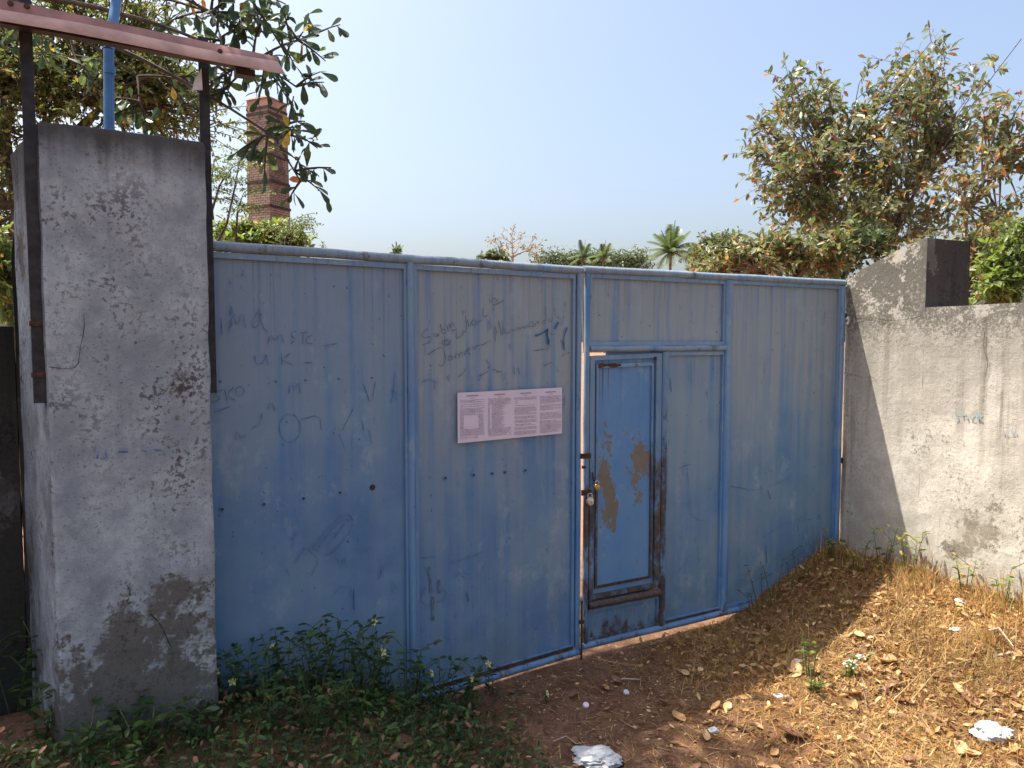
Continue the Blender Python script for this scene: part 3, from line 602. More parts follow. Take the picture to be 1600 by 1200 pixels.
pp = thing('water_pipe', 'blue plastic pipe standing up behind the grey pillar', 'pipe', (0, 0, 0))
Yp = 3.25; b0_, b1_, b2_ = at_y(171, 420, Yp), at_y(170, 78, Yp), at_y(186, -25, Yp+.15)
pp.location = b0_; r0 = .0215
MB().tube([Vector((0, 0, -1.6)), Vector((0, 0, 0)), b1_-b0_], r0, 14).build('pipe', PVC, pp, True)
MB().tube([b1_-b0_, b2_-b0_, (b2_-b0_)*1.0+Vector((.12, .2, .5))], r0, 14).build('pipe', PVC, pp, True)
cpl = at_y(171, 105, Yp)-b0_; MB().tube([cpl-Vector((0, 0, .03)), cpl+Vector((0, 0, .0))], r0+.0035, 14).build('coupling', PVC, pp, True)

# ------------------------------------------------------------------ chimney
Yc = 45.0
def brickmat():
    t = NT('chimney_brick'); g = t.n('ShaderNodeTexBrick'); mp = t.n('ShaderNodeMapping'); X = t.xyz(); cmb = t.n('ShaderNodeCombineXYZ')
    t.put(cmb.inputs[0], t.math('ADD', X['X'], X['Y'])); t.put(cmb.inputs[1], X['Z']); t.put(g.inputs['Vector'], cmb.outputs[0])
    g.inputs['Scale'].default_value = 1; g.inputs['Brick Width'].default_value = .36; g.inputs['Row Height'].default_value = .145; g.inputs['Mortar Size'].default_value = .018
    g.inputs['Color1'].default_value = (.32, .245, .20, 1); g.inputs['Color2'].default_value = (.22, .17, .145, 1); g.inputs['Mortar'].default_value = (.07, .05, .045, 1)
    soot = t.ramp(t.noise(.7, sv=(1, 1, .6), detail=6), .48, .62); col = t.mix(t.mul(soot, .7), g.outputs['Color'], (.06, .045, .045))
    col = t.mix(t.mul(t.ramp(t.noise(2.2, detail=4), .45, .65), .4), col, (.36, .22, .15))
    col = t.mix(t.mul(t.ramp(X['Z'], 15.3, 15.75), .9), col, t.mix(t.ramp(t.noise(1.5), .4, .6), (.46, .29, .225), (.36, .22, .175)))
    t.bump(g.outputs['Fac'], .6, -.03); return t.done(col, .9, 0, .1)
CB = brickmat(); cx_ = at_y(419.5, 300, Yc)
ch = thing('chimney', 'tall tapering square brick factory chimney beyond the gate', 'chimney', (cx_.x, Yc, 0), R_(45+21))
zt_ = at_y(419, 161, Yc).z
rT = 1.155/math.sqrt(2)*1.15; 
def ring(mb, z0, z1, h0, h1, m=0): mb.add([(-h0, -h0, z0), (h0, -h0, z0), (h0, h0, z0), (-h0, h0, z0), (-h1, -h1, z1), (h1, -h1, z1), (h1, h1, z1), (-h1, h1, z1)], [(0, 1, 5, 4), (1, 2, 6, 5), (2, 3, 7, 6), (3, 0, 4, 7), (4, 5, 6, 7)], m)
hw = lambda z: .815+.0105*(zt_-z)*1.0
mb = MB(); 
for i in range(12): ring(mb, zt_*i/12, zt_*(i+1)/12, hw(zt_*i/12), hw(zt_*(i+1)/12))
mb.build('shaft', CB, ch)
SOOT = simple('soot_band', (.045, .035, .033), .9, var=.4, scale=3); CAPM = simple('chimney_cap', (.36, .24, .19), .9, var=.3, scale=2)
for y in (175, 183, 248, 288, 326):
    z = at_y(419, y, Yc).z; mb = MB(); h = hw(z)+(.05 if y > 190 else .03); ring(mb, z-.09, z+.07, h, h); mb.add([(-h, -h, z-.09), (h, -h, z-.09), (h, h, z-.09), (-h, h, z-.09)], [(0, 3, 2, 1)]); mb.build('band', SOOT, ch)
mb = MB(); ring(mb, zt_, zt_+.10, hw(zt_)+.06, hw(zt_)+.02); mb.build('cap', CAPM, ch)
MB().tube([(-.5, .3, zt_), (-.5, .3, zt_+1.3)], .02, 5).build('lightning_rod', DARKM, ch)

# ------------------------------------------------------------------ foliage machinery
OVAL = (np.array([(0, 0, 0), (.5, 0, -.02), (1, 0, -.10), (.28, .17, .04), (.68, .19, .02), (.28, -.17, .04), (.68, -.19, .02)]), [(0, 1, 4, 3), (1, 2, 4, 4), (0, 5, 6, 1), (1, 6, 2, 2)])
def _obov():
    sp = [(0, 0, 0), (.3, 0, -.01), (.55, 0, -.03), (.8, 0, -.07), (1, 0, -.13)]; ed = [(.14, .035, .01), (.38, .10, .03), (.62, .165, .02), (.82, .175, -.02), (.95, .09, -.08)]
    V = sp+ed+[(x, -y, z) for x, y, z in ed]; F = []
    for o in (5, 10):
        q = [(0, 1, o+1, o), (1, 2, o+2, o+1), (2, 3, o+3, o+2), (3, 4, o+4, o+3)]; F += q if o == 5 else [f[::-1] for f in q]
    return np.array(V), F
OBOV = _obov()
DIAM = (np.array([(0, 0, 0), (.5, .24, .03), (1, 0, -.08), (.5, -.24, .03)]), [(0, 1, 2, 3)])
def frames_from(D, roll):
    D = D/np.linalg.norm(D, axis=1, keepdims=True); up = np.tile([0., 0, 1.], (len(D), 1)); Yv = np.cross(up, D); l = np.linalg.norm(Yv, axis=1, keepdims=True); Yv = np.where(l < 1e-3, [[1., 0, 0]], Yv/np.maximum(l, 1e-6))
    Zv = np.cross(D, Yv); c, s = np.cos(roll)[:, None], np.sin(roll)[:, None]; return D, Yv*c+Zv*s, Zv*c-Yv*s
def leaf_mesh(name, P, D, L, mats, mi, tpl, roll=None):
    roll = RNG.normal(0, .6, len(P)) if roll is None else roll
    a, b, c = frames_from(D, roll); T, Fs = tpl; n, k = len(P), len(T)
    V = P[:, None, :]+L[:, None, None]*(T[None, :, 0:1]*a[:, None, :]+T[None, :, 1:2]*b[:, None, :]+T[None, :, 2:3]*c[:, None, :])
    tris = []
    for f in Fs:
        f = [f[i] for i in range(len(f)) if i == 0 or f[i] != f[i-1]]
        for i in range(1, len(f)-1): tris.append((f[0], f[i], f[i+1]))
    F = (np.arange(n)[:, None, None]*k+np.array(tris)[None]).reshape(-1, 3)
    return npmesh(name, V, F, mats, np.repeat(mi, len(tris)))
_tpl_me = {}
def single_leaf(parent, p, d, L, mat, tpl, tname, roll):
    key = (tname, mat.name)
    if key not in _tpl_me:
        me = bpy.data.meshes.new('leaf'); me.from_pydata(tpl[0].tolist(), [], [tuple(dict.fromkeys(f)) for f in tpl[1]]); me.materials.append(mat); _tpl_me[key] = me
    o = bpy.data.objects.new('leaf', _tpl_me[key]); C.objects.link(o); o.parent = parent
    a, b, c = frames_from(np.array([d]), np.array([roll])); a, b, c = a[0]*L, b[0]*L, c[0]*L
    o.matrix_local = Matrix(((a[0], b[0], c[0], p[0]), (a[1], b[1], c[1], p[1]), (a[2], b[2], c[2], p[2]), (0, 0, 0, 1)))
def curve(p0, p1, bend, n=6):
    p0, p1 = Vector(p0), Vector(p1); m = p0.lerp(p1, .5)+Vector(bend); return [p0*(1-t)**2+m*2*t*(1-t)+p1*t*t for t in [i/n for i in range(n+1)]]
def tree(name, label, cat, base, fork, clusters, mats, weights, leaf, tpl=('oval', OVAL), trunk_r=.1, twigs=7, twig_len=.45, per=8, singles=0, bark=None, group=None, limbs=4, droop=.25, seed=0, limb_r=.35, spread=1.0, single_pref=None, extra=()):
    """trunk to the fork, limbs to groups of leaf clusters, twigs round every cluster, leaves along the twigs"""
    rng = np.random.default_rng(seed+100); bark = bark or BARK
    t_ = thing(name, label, cat, base, 0, group); base = Vector(base); fk = Vector(fork)-base; cl = [Vector(c)-base for c in clusters]
    tr = MB(); tr.tube(curve((0, 0, -.2), fk, (rng.normal(0, .08), rng.normal(0, .08), 0), 8), [trunk_r*(1.15-.5*i/8) for i in range(9)], 8)
    br = MB(); P = []; D = []
    cent = sum(cl, Vector())/len(cl)
    seeds_ = [cl[i] for i in rng.choice(len(cl), min(limbs, len(cl)), replace=False)]
    limbsends = [fk.lerp(s_, .55) for s_ in seeds_]
    for e in limbsends: br.tube(curve(fk, e, (rng.normal(0, .1), rng.normal(0, .1), .15), 6), [trunk_r*.6*(1-.55*i/6) for i in range(7)], 6)
    ex = [Vector(e)-base for e in extra]; limbsends += ex
    for e in ex: br.tube(curve(fk, e, (rng.normal(0, .1), rng.normal(0, .1), .25), 8), [trunk_r*.20*(1-.75*i/8) for i in range(9)], 6)
    for c_ in cl:
        e = min(limbsends, key=lambda q: (q-c_).length); st = fk.lerp(e, .4+.6*rng.random()) if (e-c_).length > (fk-c_).length*.6 else e
        ln = (c_-st).length; pts = curve(st, c_, (rng.normal(0, .06)*ln, rng.normal(0, .06)*ln, .08*ln), 5)
        br.tube(pts, [max(.006, trunk_r*limb_r*(1-.8*i/5)) for i in range(6)], 5)
        main = (c_-st).normalized() if ln > 1e-3 else Vector((0, 0, 1))
        for k in range(twigs):
            q = pts[rng.integers(3, 6)]; dv = main*.7*spread+Vector(rng.normal(0, .75, 3)); dv.z += .1; dv.normalize(); L_ = twig_len*(.5+rng.random()*.8)
            e2 = q+dv*L_+Vector((0, 0, -droop*L_*.4)); tp = curve(q, e2, (0, 0, .08*L_), 3)
            br.tube(tp, [.007*trunk_r/.1, .006*trunk_r/.1, .004*trunk_r/.1, .003*trunk_r/.1], 4, caps=False)
            for j in range(per):
                f = .25+.75*(j+rng.random())/per; i0 = min(2, int(f*3)); pp_ = tp[i0].lerp(tp[i0+1], f*3-i0); ld = dv*.5+Vector(rng.normal(0, .7, 3)); ld.z -= droop; P.append(tuple(pp_)); D.append(tuple(ld))
    tr.build('trunk', bark, t_, True); br.build('branches', bark, t_, True)
    P = np.array(P); D = np.array(D); n = len(P); L = leaf*(.65+.6*rng.random(n)); mi = rng.choice(len(mats), n, p=np.array(weights)/sum(weights)); roll = rng.normal(0, .7, n)
    keep = np.ones(n, bool)
    if singles:
        vis = np.array([in_view(base+Vector(p)) for p in P]); dist = np.linalg.norm(P+np.array(base)-np.array([0, 0, EYE]), axis=1)
        score = np.where(vis, L/dist, -1)
        if single_pref is not None: score = np.where(np.isin(mi, single_pref) & vis, score+1, score)
        sel = np.argsort(-score)[:singles]; sel = sel[score[sel] > 0]
        for i in sel: single_leaf(t_, P[i], D[i], L[i], mats[mi[i]], tpl[1], tpl[0], roll[i])
        keep[sel] = False
    me = leaf_mesh('foliage', P[keep], D[keep], L[keep], mats, mi[keep], tpl[1], roll[keep]); o = link('foliage', me, t_); o['kind'] = 'stuff'
    return t_
def blob(rng, n, c, r, shell=.5):
    out = []
    while len(out) < n:
        v = rng.normal(0, 1, 3); v /= np.linalg.norm(v); rad = (shell+(1-shell)*rng.random())
        out.append(tuple(np.array(c)+v*np.array(r)*rad))
    return out
rg = np.random.default_rng(5)

# ------------------------------------------------------------------ right side trees
Yt = 12.0
def P3(x, y, Y): return tuple(at_y(x, y, Y))
cls = []
for (x, y, rx, ry, n) in ((1400, 175, 60, 55, 18), (1450, 112, 32, 30, 11), (1330, 200, 70, 45, 16), (1240, 152, 45, 45, 8), (1215, 125, 22, 15, 3), (1200, 210, 35, 35, 6), (1240, 250, 60, 45, 14), (1300, 270, 80, 50, 22), (1400, 270, 80, 60, 32), (1480, 220, 50, 60, 20), (1200, 285, 30, 25, 4), (1260, 320, 60, 30, 14), (1340, 350, 80, 30, 20), (1440, 340, 80, 40, 18), (1478, 125, 25, 25, 5), (1185, 200, 12, 25, 2), (1178, 240, 10, 10, 1), (1515, 140, 10, 12, 2), (1385, 115, 30, 20, 5), (1295, 150, 50, 30, 9), (1300, 330, 60, 40, 16)):
    m = rx*Yt/FPX; mz = ry*Yt/FPX; c_ = P3(x, y, Yt)
    for q in blob(rg, n, c_, (m, max(m, .8), mz), .15): cls.append((q[0], q[1]+rg.normal(0, .5), q[2]))
RM = [L_GY, L_MD, L_OL, L_LT, L_OR, L_YE, L_BR]
tree('broadleaf_tree', 'big loose crowned tree with greyish green and orange leaves behind the right wall', 'tree', (P3(1390, 500, Yt)[0], Yt, -.05), P3(1385, 400, Yt), cls, RM, [.42, .19, .18, .12, .045, .015, .03], .13, trunk_r=.07, twigs=6, twig_len=.42, per=8, singles=300, limbs=12, limb_r=.22, droop=.35, seed=1, single_pref=[4, 5])
cls = []
for (x, y, rx, ry, n) in ((1535, 170, 12, 40, 4), (1545, 240, 35, 40, 8), (1520, 300, 35, 40, 8), (1580, 190, 25, 40, 5), (1600, 260, 30, 50, 8), (1640, 200, 40, 70, 8), (1560, 340, 40, 30, 8)):
    for q in blob(rg, n, P3(x, y, 9.5), (rx*9.5/FPX, .5, ry*9.5/FPX), .1): cls.append(q)
tree('young_tree', 'slender young tree with thin pale stem and orange tinged leaves at far right', 'tree', (P3(1500, 500, 9.5)[0], 9.5, -.05), P3(1510, 330, 9.5), cls, [L_GY, L_OL, L_MD, L_OR, L_BR], [.38, .27, .2, .08, .07], .115, trunk_r=.045, twigs=5, twig_len=.35, per=7, singles=120, limbs=5, seed=2, droop=.4, limb_r=.4, single_pref=[3])
cls = []
for (x, y, rx, ry, n) in ((1575, 420, 40, 60, 26), (1610, 380, 40, 50, 14), (1560, 450, 45, 25, 14)):
    for q in blob(rg, n, P3(x, y, 7.4), (rx*7.4/FPX, .35, ry*7.4/FPX), .2): cls.append(q)
tree('leafy_shrub', 'bright yellow-green leafy shrub above the low right wall', 'shrub', (P3(1590, 500, 7.4)[0], 7.4, 0), P3(1585, 480, 7.4), cls, [L_VG, L_LT, L_MD, L_BR], [.5, .25, .2, .05], .085, trunk_r=.03, twigs=6, twig_len=.2, per=8, singles=120, seed=3)
cls = []
for (x, y, rx, ry, n) in ((1500, 430, 60, 40, 30), (1540, 380, 60, 40, 22), (1450, 400, 60, 35, 18)):
    for q in blob(rg, n, P3(x, y, 8.6), (rx*8.6/FPX, .5, ry*8.6/FPX), .1): cls.append(q)
tree('tangled_shrub', 'tangled brownish shrub with bare twigs behind the dark wall end', 'shrub', (P3(1520, 500, 8.6)[0], 8.6, 0), P3(1515, 470, 8.6), cls, [L_OL, L_MD, L_BR, L_OR, L_DK], [.3, .25, .2, .1, .15], .085, trunk_r=.035, twigs=6, twig_len=.3, per=7, seed=4)
def bush(label, boxes, Y, mats, weights, leaf, seed, per=8, singles=0, cat='shrub', name='shrub', twl=.3, tr=.05, base_x=None, dy=.6, pref=None):
    cls = []
    for (x, y, rx, ry, n) in boxes:
        for q in blob(rg, n, P3(x, y, Y), (rx*Y/FPX, dy, ry*Y/FPX), .1): cls.append(q)
    bx = base_x or boxes[0][0]
    return tree(name, label, cat, (P3(bx, 500, Y)[0], Y, -.04), P3(bx, 450, Y), cls, mats, weights, leaf, trunk_r=tr, twigs=6, twig_len=twl, per=per, seed=seed, singles=singles, single_pref=pref)
bush('wide olive bush with orange leaves showing over the right half of the gate', [(1230, 400, 60, 25, 30), (1150, 405, 60, 22, 26), (1290, 400, 40, 30, 18), (1110, 415, 25, 15, 8), (1190, 385, 30, 10, 5)], 9.5, [L_OL, L_LT, L_MD, L_GY, L_OR, L_BR], [.3, .24, .16, .18, .07, .05], .105, 11, singles=140, name='orange_leaved_bush', pref=[4])
bush('dense dark green bush under the big tree beside the wall', [(1310, 395, 40, 35, 26), (1360, 380, 40, 25, 16), (1270, 420, 40, 20, 12)], 10.6, [L_DK, L_MD, L_GY], [.4, .4, .2], .11, 12, name='dark_bush')
bush('rounded green tree crown far behind between palm and orange bush', [(1120, 385, 25, 12, 16), (1150, 380, 25, 10, 12), (1095, 395, 20, 12, 8)], 24, [FAR, FAR2, L_MD], [.5, .3, .2], .16, 13, cat='tree', name='far_tree', twl=.5)
# ------------------------------------------------------------------ far trees and palms
def palm(label, x, ytop, Y, R, nf=18, seed=0):
    rng = np.random.default_rng(seed+40); top = Vector(P3(x, ytop, Y)); t_ = thing('coconut_palm', label, 'palm', (top.x, Y, 0)); crown = Vector((0, 0, top.z))
    MB().tube(curve((.3, 0, -.2), crown, (-.3, 0, 0), 8), [.2-.008*i for i in range(9)], 8).build('trunk', BARK, t_, True)
    for i in range(nf):
        az = 6.28318*(i*.618 % 1); el = 1.45-1.75*(i/nf); d = Vector((math.cos(az)*math.cos(el), math.sin(az)*math.cos(el), math.sin(el))); L_ = R*(.8+.35*rng.random())
        pts = [crown+d*(L_*t)+Vector((0, 0, -L_*.45*t*t*max(.15, math.cos(el)))) for t in [j/8 for j in range(9)]]
        m_ = MB(); m_.tube(pts, [.035*(1-.8*j/8) for j in range(9)], 4)
        for j in range(1, 17):
            t0 = j/17; k = min(7, int(t0*8)); p = pts[k].lerp(pts[k+1], t0*8-k); tg = (pts[k+1]-pts[k]).normalized(); sd_ = tg.cross(Vector((0, 0, 1)))
            sd_ = sd_.normalized() if sd_.length > .05 else Vector((1, 0, 0)); ll = L_*.26*math.sin(math.pi*(.12+.8*t0))+.1
            for sg in (-1, 1):
                e = p+(sd_*sg*.8+tg*.55+Vector((0, 0, -.35)))*ll; wv = tg*.11; m_.add([p-wv, p+wv, e], [(0, 1, 2)])
        dead = el < -.25
        m_.build('frond', L_OL if dead and rng.random() < .8 else (L_MD if rng.random() < .6 else FAR), t_)
    cn = MB()
    for k in range(6): a = k*1.05; c_ = crown+Vector((math.cos(a)*.3, math.sin(a)*.3, -.35)); cn.tube([c_+Vector((0, 0, .13)), c_+Vector((0, 0, .05)), c_, c_-Vector((0, 0, .1))], [.03, .12, .13, .03], 6)
    cn.build('coconuts', L_OL, t_, True); return t_
palm('tallest coconut palm standing alone beyond the middle of the right gate leaf', 1048, 393, 80, 3.3, 30, 1)
palm('smaller coconut palm above the meeting of the gate leaves, left of the pair', 911, 402, 105, 2.6, 14, 2)
palm('smaller coconut palm above the gate just right of its twin', 943, 401, 102, 2.5, 14, 3)
wood = []
for k in range(70):
    x = 842+168*k/69; wood.append(tuple(np.array(P3(x, 412-8*abs(math.sin(k*.37))-3*rg.random(), 110))+rg.normal(0, .35, 3)))
n_ = 70*80; Pw = np.repeat(np.array(wood), 80, 0)+RNG.normal(0, 1, (n_, 3))*[.9, 1.0, .55]; Dw = RNG.normal(0, 1, (n_, 3)); mw = RNG.choice(2, n_, p=[.6, .4])
Pw2 = Pw-np.array([0, 0, 3.0])*RNG.random((n_, 1)); Pw = np.concatenate([Pw, Pw2]); Dw = np.concatenate([Dw, Dw]); mw = np.concatenate([mw, mw])
fw = link('far_treeline', leaf_mesh('far_treeline', Pw, Dw, np.full(len(Pw), .45), [FAR, FAR2], mw, DIAM)); tag(fw, 'low green treeline on the horizon over the gate', 'trees', kind='stuff')
bt_cls = [P3(x, y, 60) for x, y in ((800, 362), (785, 372), (772, 378), (815, 370), (830, 378), (838, 386), (775, 392), (825, 392), (795, 380), (810, 388), (790, 395), (836, 396))]
bt_cls = [(c[0], c[1]+rg.normal(0, .5), c[2]) for c in bt_cls]
tree('sparse_tree', 'thin half bare tree with few tan leaves above the left gate leaf', 'tree', (P3(802, 500, 60)[0], 60, 0), P3(801, 402, 60), bt_cls, [L_OL, L_YE, L_BR], [.6, .2, .2], .26, trunk_r=.14, twigs=9, twig_len=.95, per=3, seed=21, limbs=5, droop=.3, limb_r=.3, bark=simple('bark_pale', (.30, .24, .19), .9, var=.3))
bush('small green tree top poking up left of the half bare tree', [(770, 402, 10, 6, 6), (785, 400, 8, 5, 4), (752, 405, 6, 3, 2)], 50, [FAR, FAR2], [.6, .4], .35, 22, cat='tree', name='small_tree', twl=.5, dy=.3)
bush('tiny leafy sprig peeping over the mullion of the left gate leaf', [(620, 391, 4, 4, 3)], 14, [FAR, L_MD], [.5, .5], .10, 23, cat='plant', name='sprig', twl=.08, tr=.012, dy=.05, per=4)
bush('two bare twig tips just above the left gate leaf', [(505, 384, 6, 3, 2)], 14, [L_MD], [1], .06, 24, cat='plant', name='twig_tip', twl=.09, tr=.01, dy=.05, per=2)
# ------------------------------------------------------------------ left: shrubs by the chimney
bush('bright green mango-like bush at the chimney foot over the gate', [(390, 372, 30, 16, 22), (440, 368, 28, 16, 18), (355, 372, 18, 12, 8), (465, 378, 14, 10, 5), (420, 385, 45, 12, 14)], 15, [L_VG, L_LT, L_MD, L_YE], [.45, .3, .2, .05], .17, 31, singles=100, name='green_bush', twl=.3)
def sapling(label, stems, Y, seed, leaf=.055):
    rng = np.random.default_rng(seed+70); x0 = stems[0][0][0]; b = Vector((P3(x0, 500, Y)[0], Y, 0)); t_ = thing('feathery_sapling', label, 'sapling', b); br = MB(); P = []; D = []
    for st in stems:
        pts = [Vector(P3(x, y, Y))-b+Vector((0, rng.normal(0, .1), 0)) for x, y in st]; br.tube(pts, [.022*(1-.75*i/(len(pts)-1)) for i in range(len(pts))], 5)
        for k in range(11):
            f = .35+.65*k/10; i = min(len(pts)-2, int(f*(len(pts)-1))); p = pts[i].lerp(pts[i+1], f*(len(pts)-1)-i); a = rng.random()*6.283; d = Vector((math.cos(a), math.sin(a)*.8, .25+.3*rng.random())).normalized(); L_ = .30+.2*rng.random()
            tp = curve(p, p+d*L_+Vector((0, 0, -.08)), (0, 0, .06), 5); br.tube(tp, .004, 4, caps=False)
            for q in range(1, 6):
                sd_ = (tp[q]-tp[q-1]).normalized().cross(Vector((0, 0, 1)))
                for sg in (-1, 1):
                    e = tp[q]+sd_*sg*(.13-.015*q)+Vector((0, 0, -.02))
                    for m_ in range(4): P.append(tuple(tp[q].lerp(e, (m_+1)/4))); D.append(tuple(sd_*sg*.6+Vector(rng.normal(0, .5, 3))))
    br.build('stems', BARKD, t_, True); P = np.array(P); mi = rng.choice(3, len(P), p=[.45, .4, .15]); o = link('foliage', leaf_mesh('foliage', P, np.array(D), leaf*(.7+.6*rng.random(len(P))), [L_LT, L_MD, L_VG], mi, DIAM), t_); o['kind'] = 'stuff'
sapling('feathery light green sapling with dark forked stems between pillar and chimney', [[(335, 385), (352, 350), (366, 300), (374, 255), (380, 240)], [(330, 330), (345, 290), (358, 255)], [(372, 380), (376, 330), (378, 300)], [(338, 345), (333, 300), (338, 255)]], 11, 1)
sapling('small feathery sapling in front of the chimney right edge', [[(446, 400), (447, 370), (449, 345)], [(452, 395), (458, 365), (463, 352)]], 11.5, 2, .045)

# ------------------------------------------------------------------ near large-leaved tree over the left side (its crown shades the left foreground)
cls = []
vis_spots = [(455, 45, 5.0), (470, 60, 5.2), (420, 25, 4.9), (385, 12, 5.0), (345, 20, 5.1), (300, 8, 5.2), (385, 70, 5.1), (345, 118, 5.1), (425, 108, 5.0), (450, 128, 5.0), (466, 180, 5.0), (474, 225, 5.0), (425, 215, 5.0), (455, 262, 5.0), (330, 145, 5.1), (275, 118, 5.3), (225, 165, 5.3), (120, 110, 5.4), (440, -25, 5.0), (330, -30, 5.0), (240, -40, 5.0), (30, 40, 5.5)]
for x, y, Y in vis_spots: cls.append(tuple(Vector(P3(x, y, Y))+Vector(rg.normal(0, .05, 3))))
near_vis = list(cls)
for q in blob(rg, 250, (-3.5, 3.1, 5.9), (2.2, 2.6, 1.3), .1):
    if not in_view(q): cls.append(q)
for q in blob(rg, 60, (-2.3, 2.2, 5.6), (1.5, 1.3, .8), .1):
    if not in_view(q): cls.append(q)
tree('large_leaved_tree', 'overhanging tree with big dark leathery leaves and a few yellow ones above the pillar', 'tree', (-4.6, 5.6, 0), (-4.0, 5.2, 4.2), cls, [L_BIG, L_DK, L_MD, L_YE, L_OR], [.58, .26, .13, .015, .015], .125, tpl=('obovate', OBOV), trunk_r=.13, twigs=5, twig_len=.22, per=6, singles=300, bark=BARKD, limbs=7, droop=.55, seed=51, limb_r=.10, extra=[P3(*q) for q in ((395, 100, 5.0), (330, 20, 5.1), (215, 120, 5.4), (110, 60, 5.5), (430, 215, 5.0), (30, 20, 5.5))])
cls = []
for (x, y, rx, ry, n) in ((60, 130, 90, 60, 30), (170, 130, 80, 60, 26), (260, 130, 60, 50, 16), (100, 20, 120, 50, 24), (230, 40, 90, 50, 18), (290, 170, 40, 25, 6), (200, 185, 60, 20, 8), (10, 250, 30, 60, 14), (0, 350, 40, 60, 14), (-60, 150, 80, 120, 20), (-20, 30, 80, 60, 14)):
    for q in blob(rg, n, P3(x, y, 9), (rx*9/FPX, 1.0, ry*9/FPX), .1): cls.append(q)
tree('fine_leaved_tree', 'airy small-leaved olive tree behind the pillar and pipe at upper left', 'tree', (P3(20, 500, 9)[0], 9, 0), P3(30, 330, 9), cls, [L_OL, L_LT, L_VG, L_YE, L_MD], [.28, .34, .18, .06, .14], .075, trunk_r=.12, twigs=8, twig_len=.5, per=16, singles=0, bark=BARKD, limbs=8, droop=.3, seed=52, limb_r=.25)
bush('leafy green shrub behind the black wall at the left edge', [(10, 430, 25, 50, 26), (-20, 380, 30, 60, 18), (20, 480, 25, 20, 10)], 6.5, [L_LT, L_VG, L_MD, L_YE], [.35, .3, .25, .1], .08, 53, name='leafy_shrub', twl=.18, dy=.3, tr=.03)

# ------------------------------------------------------------------ weeds, grass, litter
def blades(name, pts, L, el, az, droop, wd, mats, mi):
    n = len(pts); ts = np.array([0, .5, 1.]); dirv = np.stack([np.cos(az)*np.cos(el), np.sin(az)*np.cos(el), np.sin(el)], -1); side = np.stack([-np.sin(az), np.cos(az), np.zeros(n)], -1)
    V = np.zeros((n, 6, 3))
    for k, tt in enumerate(ts):
        c_ = pts+dirv*(L*tt)[:, None]; c_[:, 2] -= droop*L*tt*tt; c_[:, 2] = np.maximum(c_[:, 2], gz(c_[:, 0], c_[:, 1])+.002+.012*RNG.random(n)*tt); ww = (wd*(1-.85*tt))[:, None]*side
        V[:, 2*k] = c_-ww; V[:, 2*k+1] = c_+ww
    b = np.arange(n)[:, None]*6; F = np.concatenate([b+[0, 1, 3, 2], b+[2, 3, 5, 4]], 1).reshape(-1, 4)
    return npmesh(name, V, F, mats, np.repeat(mi, 2))
def scatter(n, dens):
    out = np.zeros((0, 2))
    while len(out) < n:
        q = np.stack([RNG.uniform(-2.6, 3.6, n*2), RNG.uniform(1.3, 5.3, n*2)], -1); uL, d, dw = coords(q[:, 0], q[:, 1])
        ok = (d > .03) & (dw > .02) & (RNG.random(n*2) < dens(q[:, 0], q[:, 1], uL, d, dw)); out = np.concatenate([out, q[ok]])
    out = out[:n]; return np.column_stack([out, gz(out[:, 0], out[:, 1])])
dg = lambda x, y, u, d, dw: np.clip(sst(2.1, .6, dw)*(.12+1.1*vnoise(x, y, 2.6, 7)*(.4+.9*vnoise(x, y, 9, 8)))+.16*sst(.5, 1.2, d)*(u > -.4)*vnoise(x, y, 4, 9), 0, 1)
n = 52000; p = scatter(n, dg); lie = RNG.random(n) < .82; zone = vnoise(p[:, 0], p[:, 1], 2.2, 21)
mi = np.where(RNG.random(n) < np.clip(zone*1.6-.5, 0, .8), RNG.choice(6, n, p=[.15, .05, .40, .36, .02, .02]), RNG.choice(6, n, p=[.36, .28, .10, .12, .10, .04]))
o = link('dry_grass', blades('dry_grass', p, np.where(lie, RNG.uniform(.03, .13, n), RNG.uniform(.05, .15, n)), np.where(lie, RNG.uniform(-.1, .55, n), RNG.uniform(.6, 1.5, n)), RNG.uniform(0, 6.283, n), np.where(lie, RNG.uniform(0, .5, n), RNG.uniform(.2, .8, n)), RNG.uniform(.0009, .0022, n)*np.where(RNG.random(n) < .2, 2.2, 1), STRAW, mi)); tag(o, 'matted dry straw-coloured grass on the ground right of the gate', 'grass', kind='stuff')
n = 9000; p = scatter(n, lambda x, y, u, d, dw: sst(2.1, .7, dw)*vnoise(x, y, 5, 31)); p[:, 2] += RNG.uniform(.005, .035, n)
o = link('dry_leaf_litter', leaf_mesh('dry_leaf_litter', p, np.column_stack([RNG.normal(0, 1, (n, 2)), RNG.normal(0, .4, n)]), RNG.uniform(.014, .05, n), DRYL+STRAW[:4], RNG.choice(7, n, p=[.2, .15, .1, .2, .1, .1, .15]), OVAL, RNG.normal(0, .9, n))); tag(o, 'broken dry leaves tangled in the straw right of the gate', 'litter', kind='stuff')
# taller tufts along the wall foot
n = 4200; p = scatter(n, lambda x, y, u, d, dw: sst(.4, .05, dw)*vnoise(x, y, 6, 4)**2+.25*sst(1.0, .4, dw)*(vnoise(x, y, 5, 14) > .62)); 
o = link('tall_grass', blades('tall_grass', p, RNG.uniform(.12, .30, n), RNG.uniform(.8, 1.5, n), RNG.uniform(0, 6.283, n), RNG.uniform(.1, .7, n), RNG.uniform(.001, .0026, n), STRAW, RNG.choice(6, n, p=[.35, .12, .18, .15, .05, .15]))); tag(o, 'taller yellowing grass tufts along the foot of the pale wall', 'grass', kind='stuff')
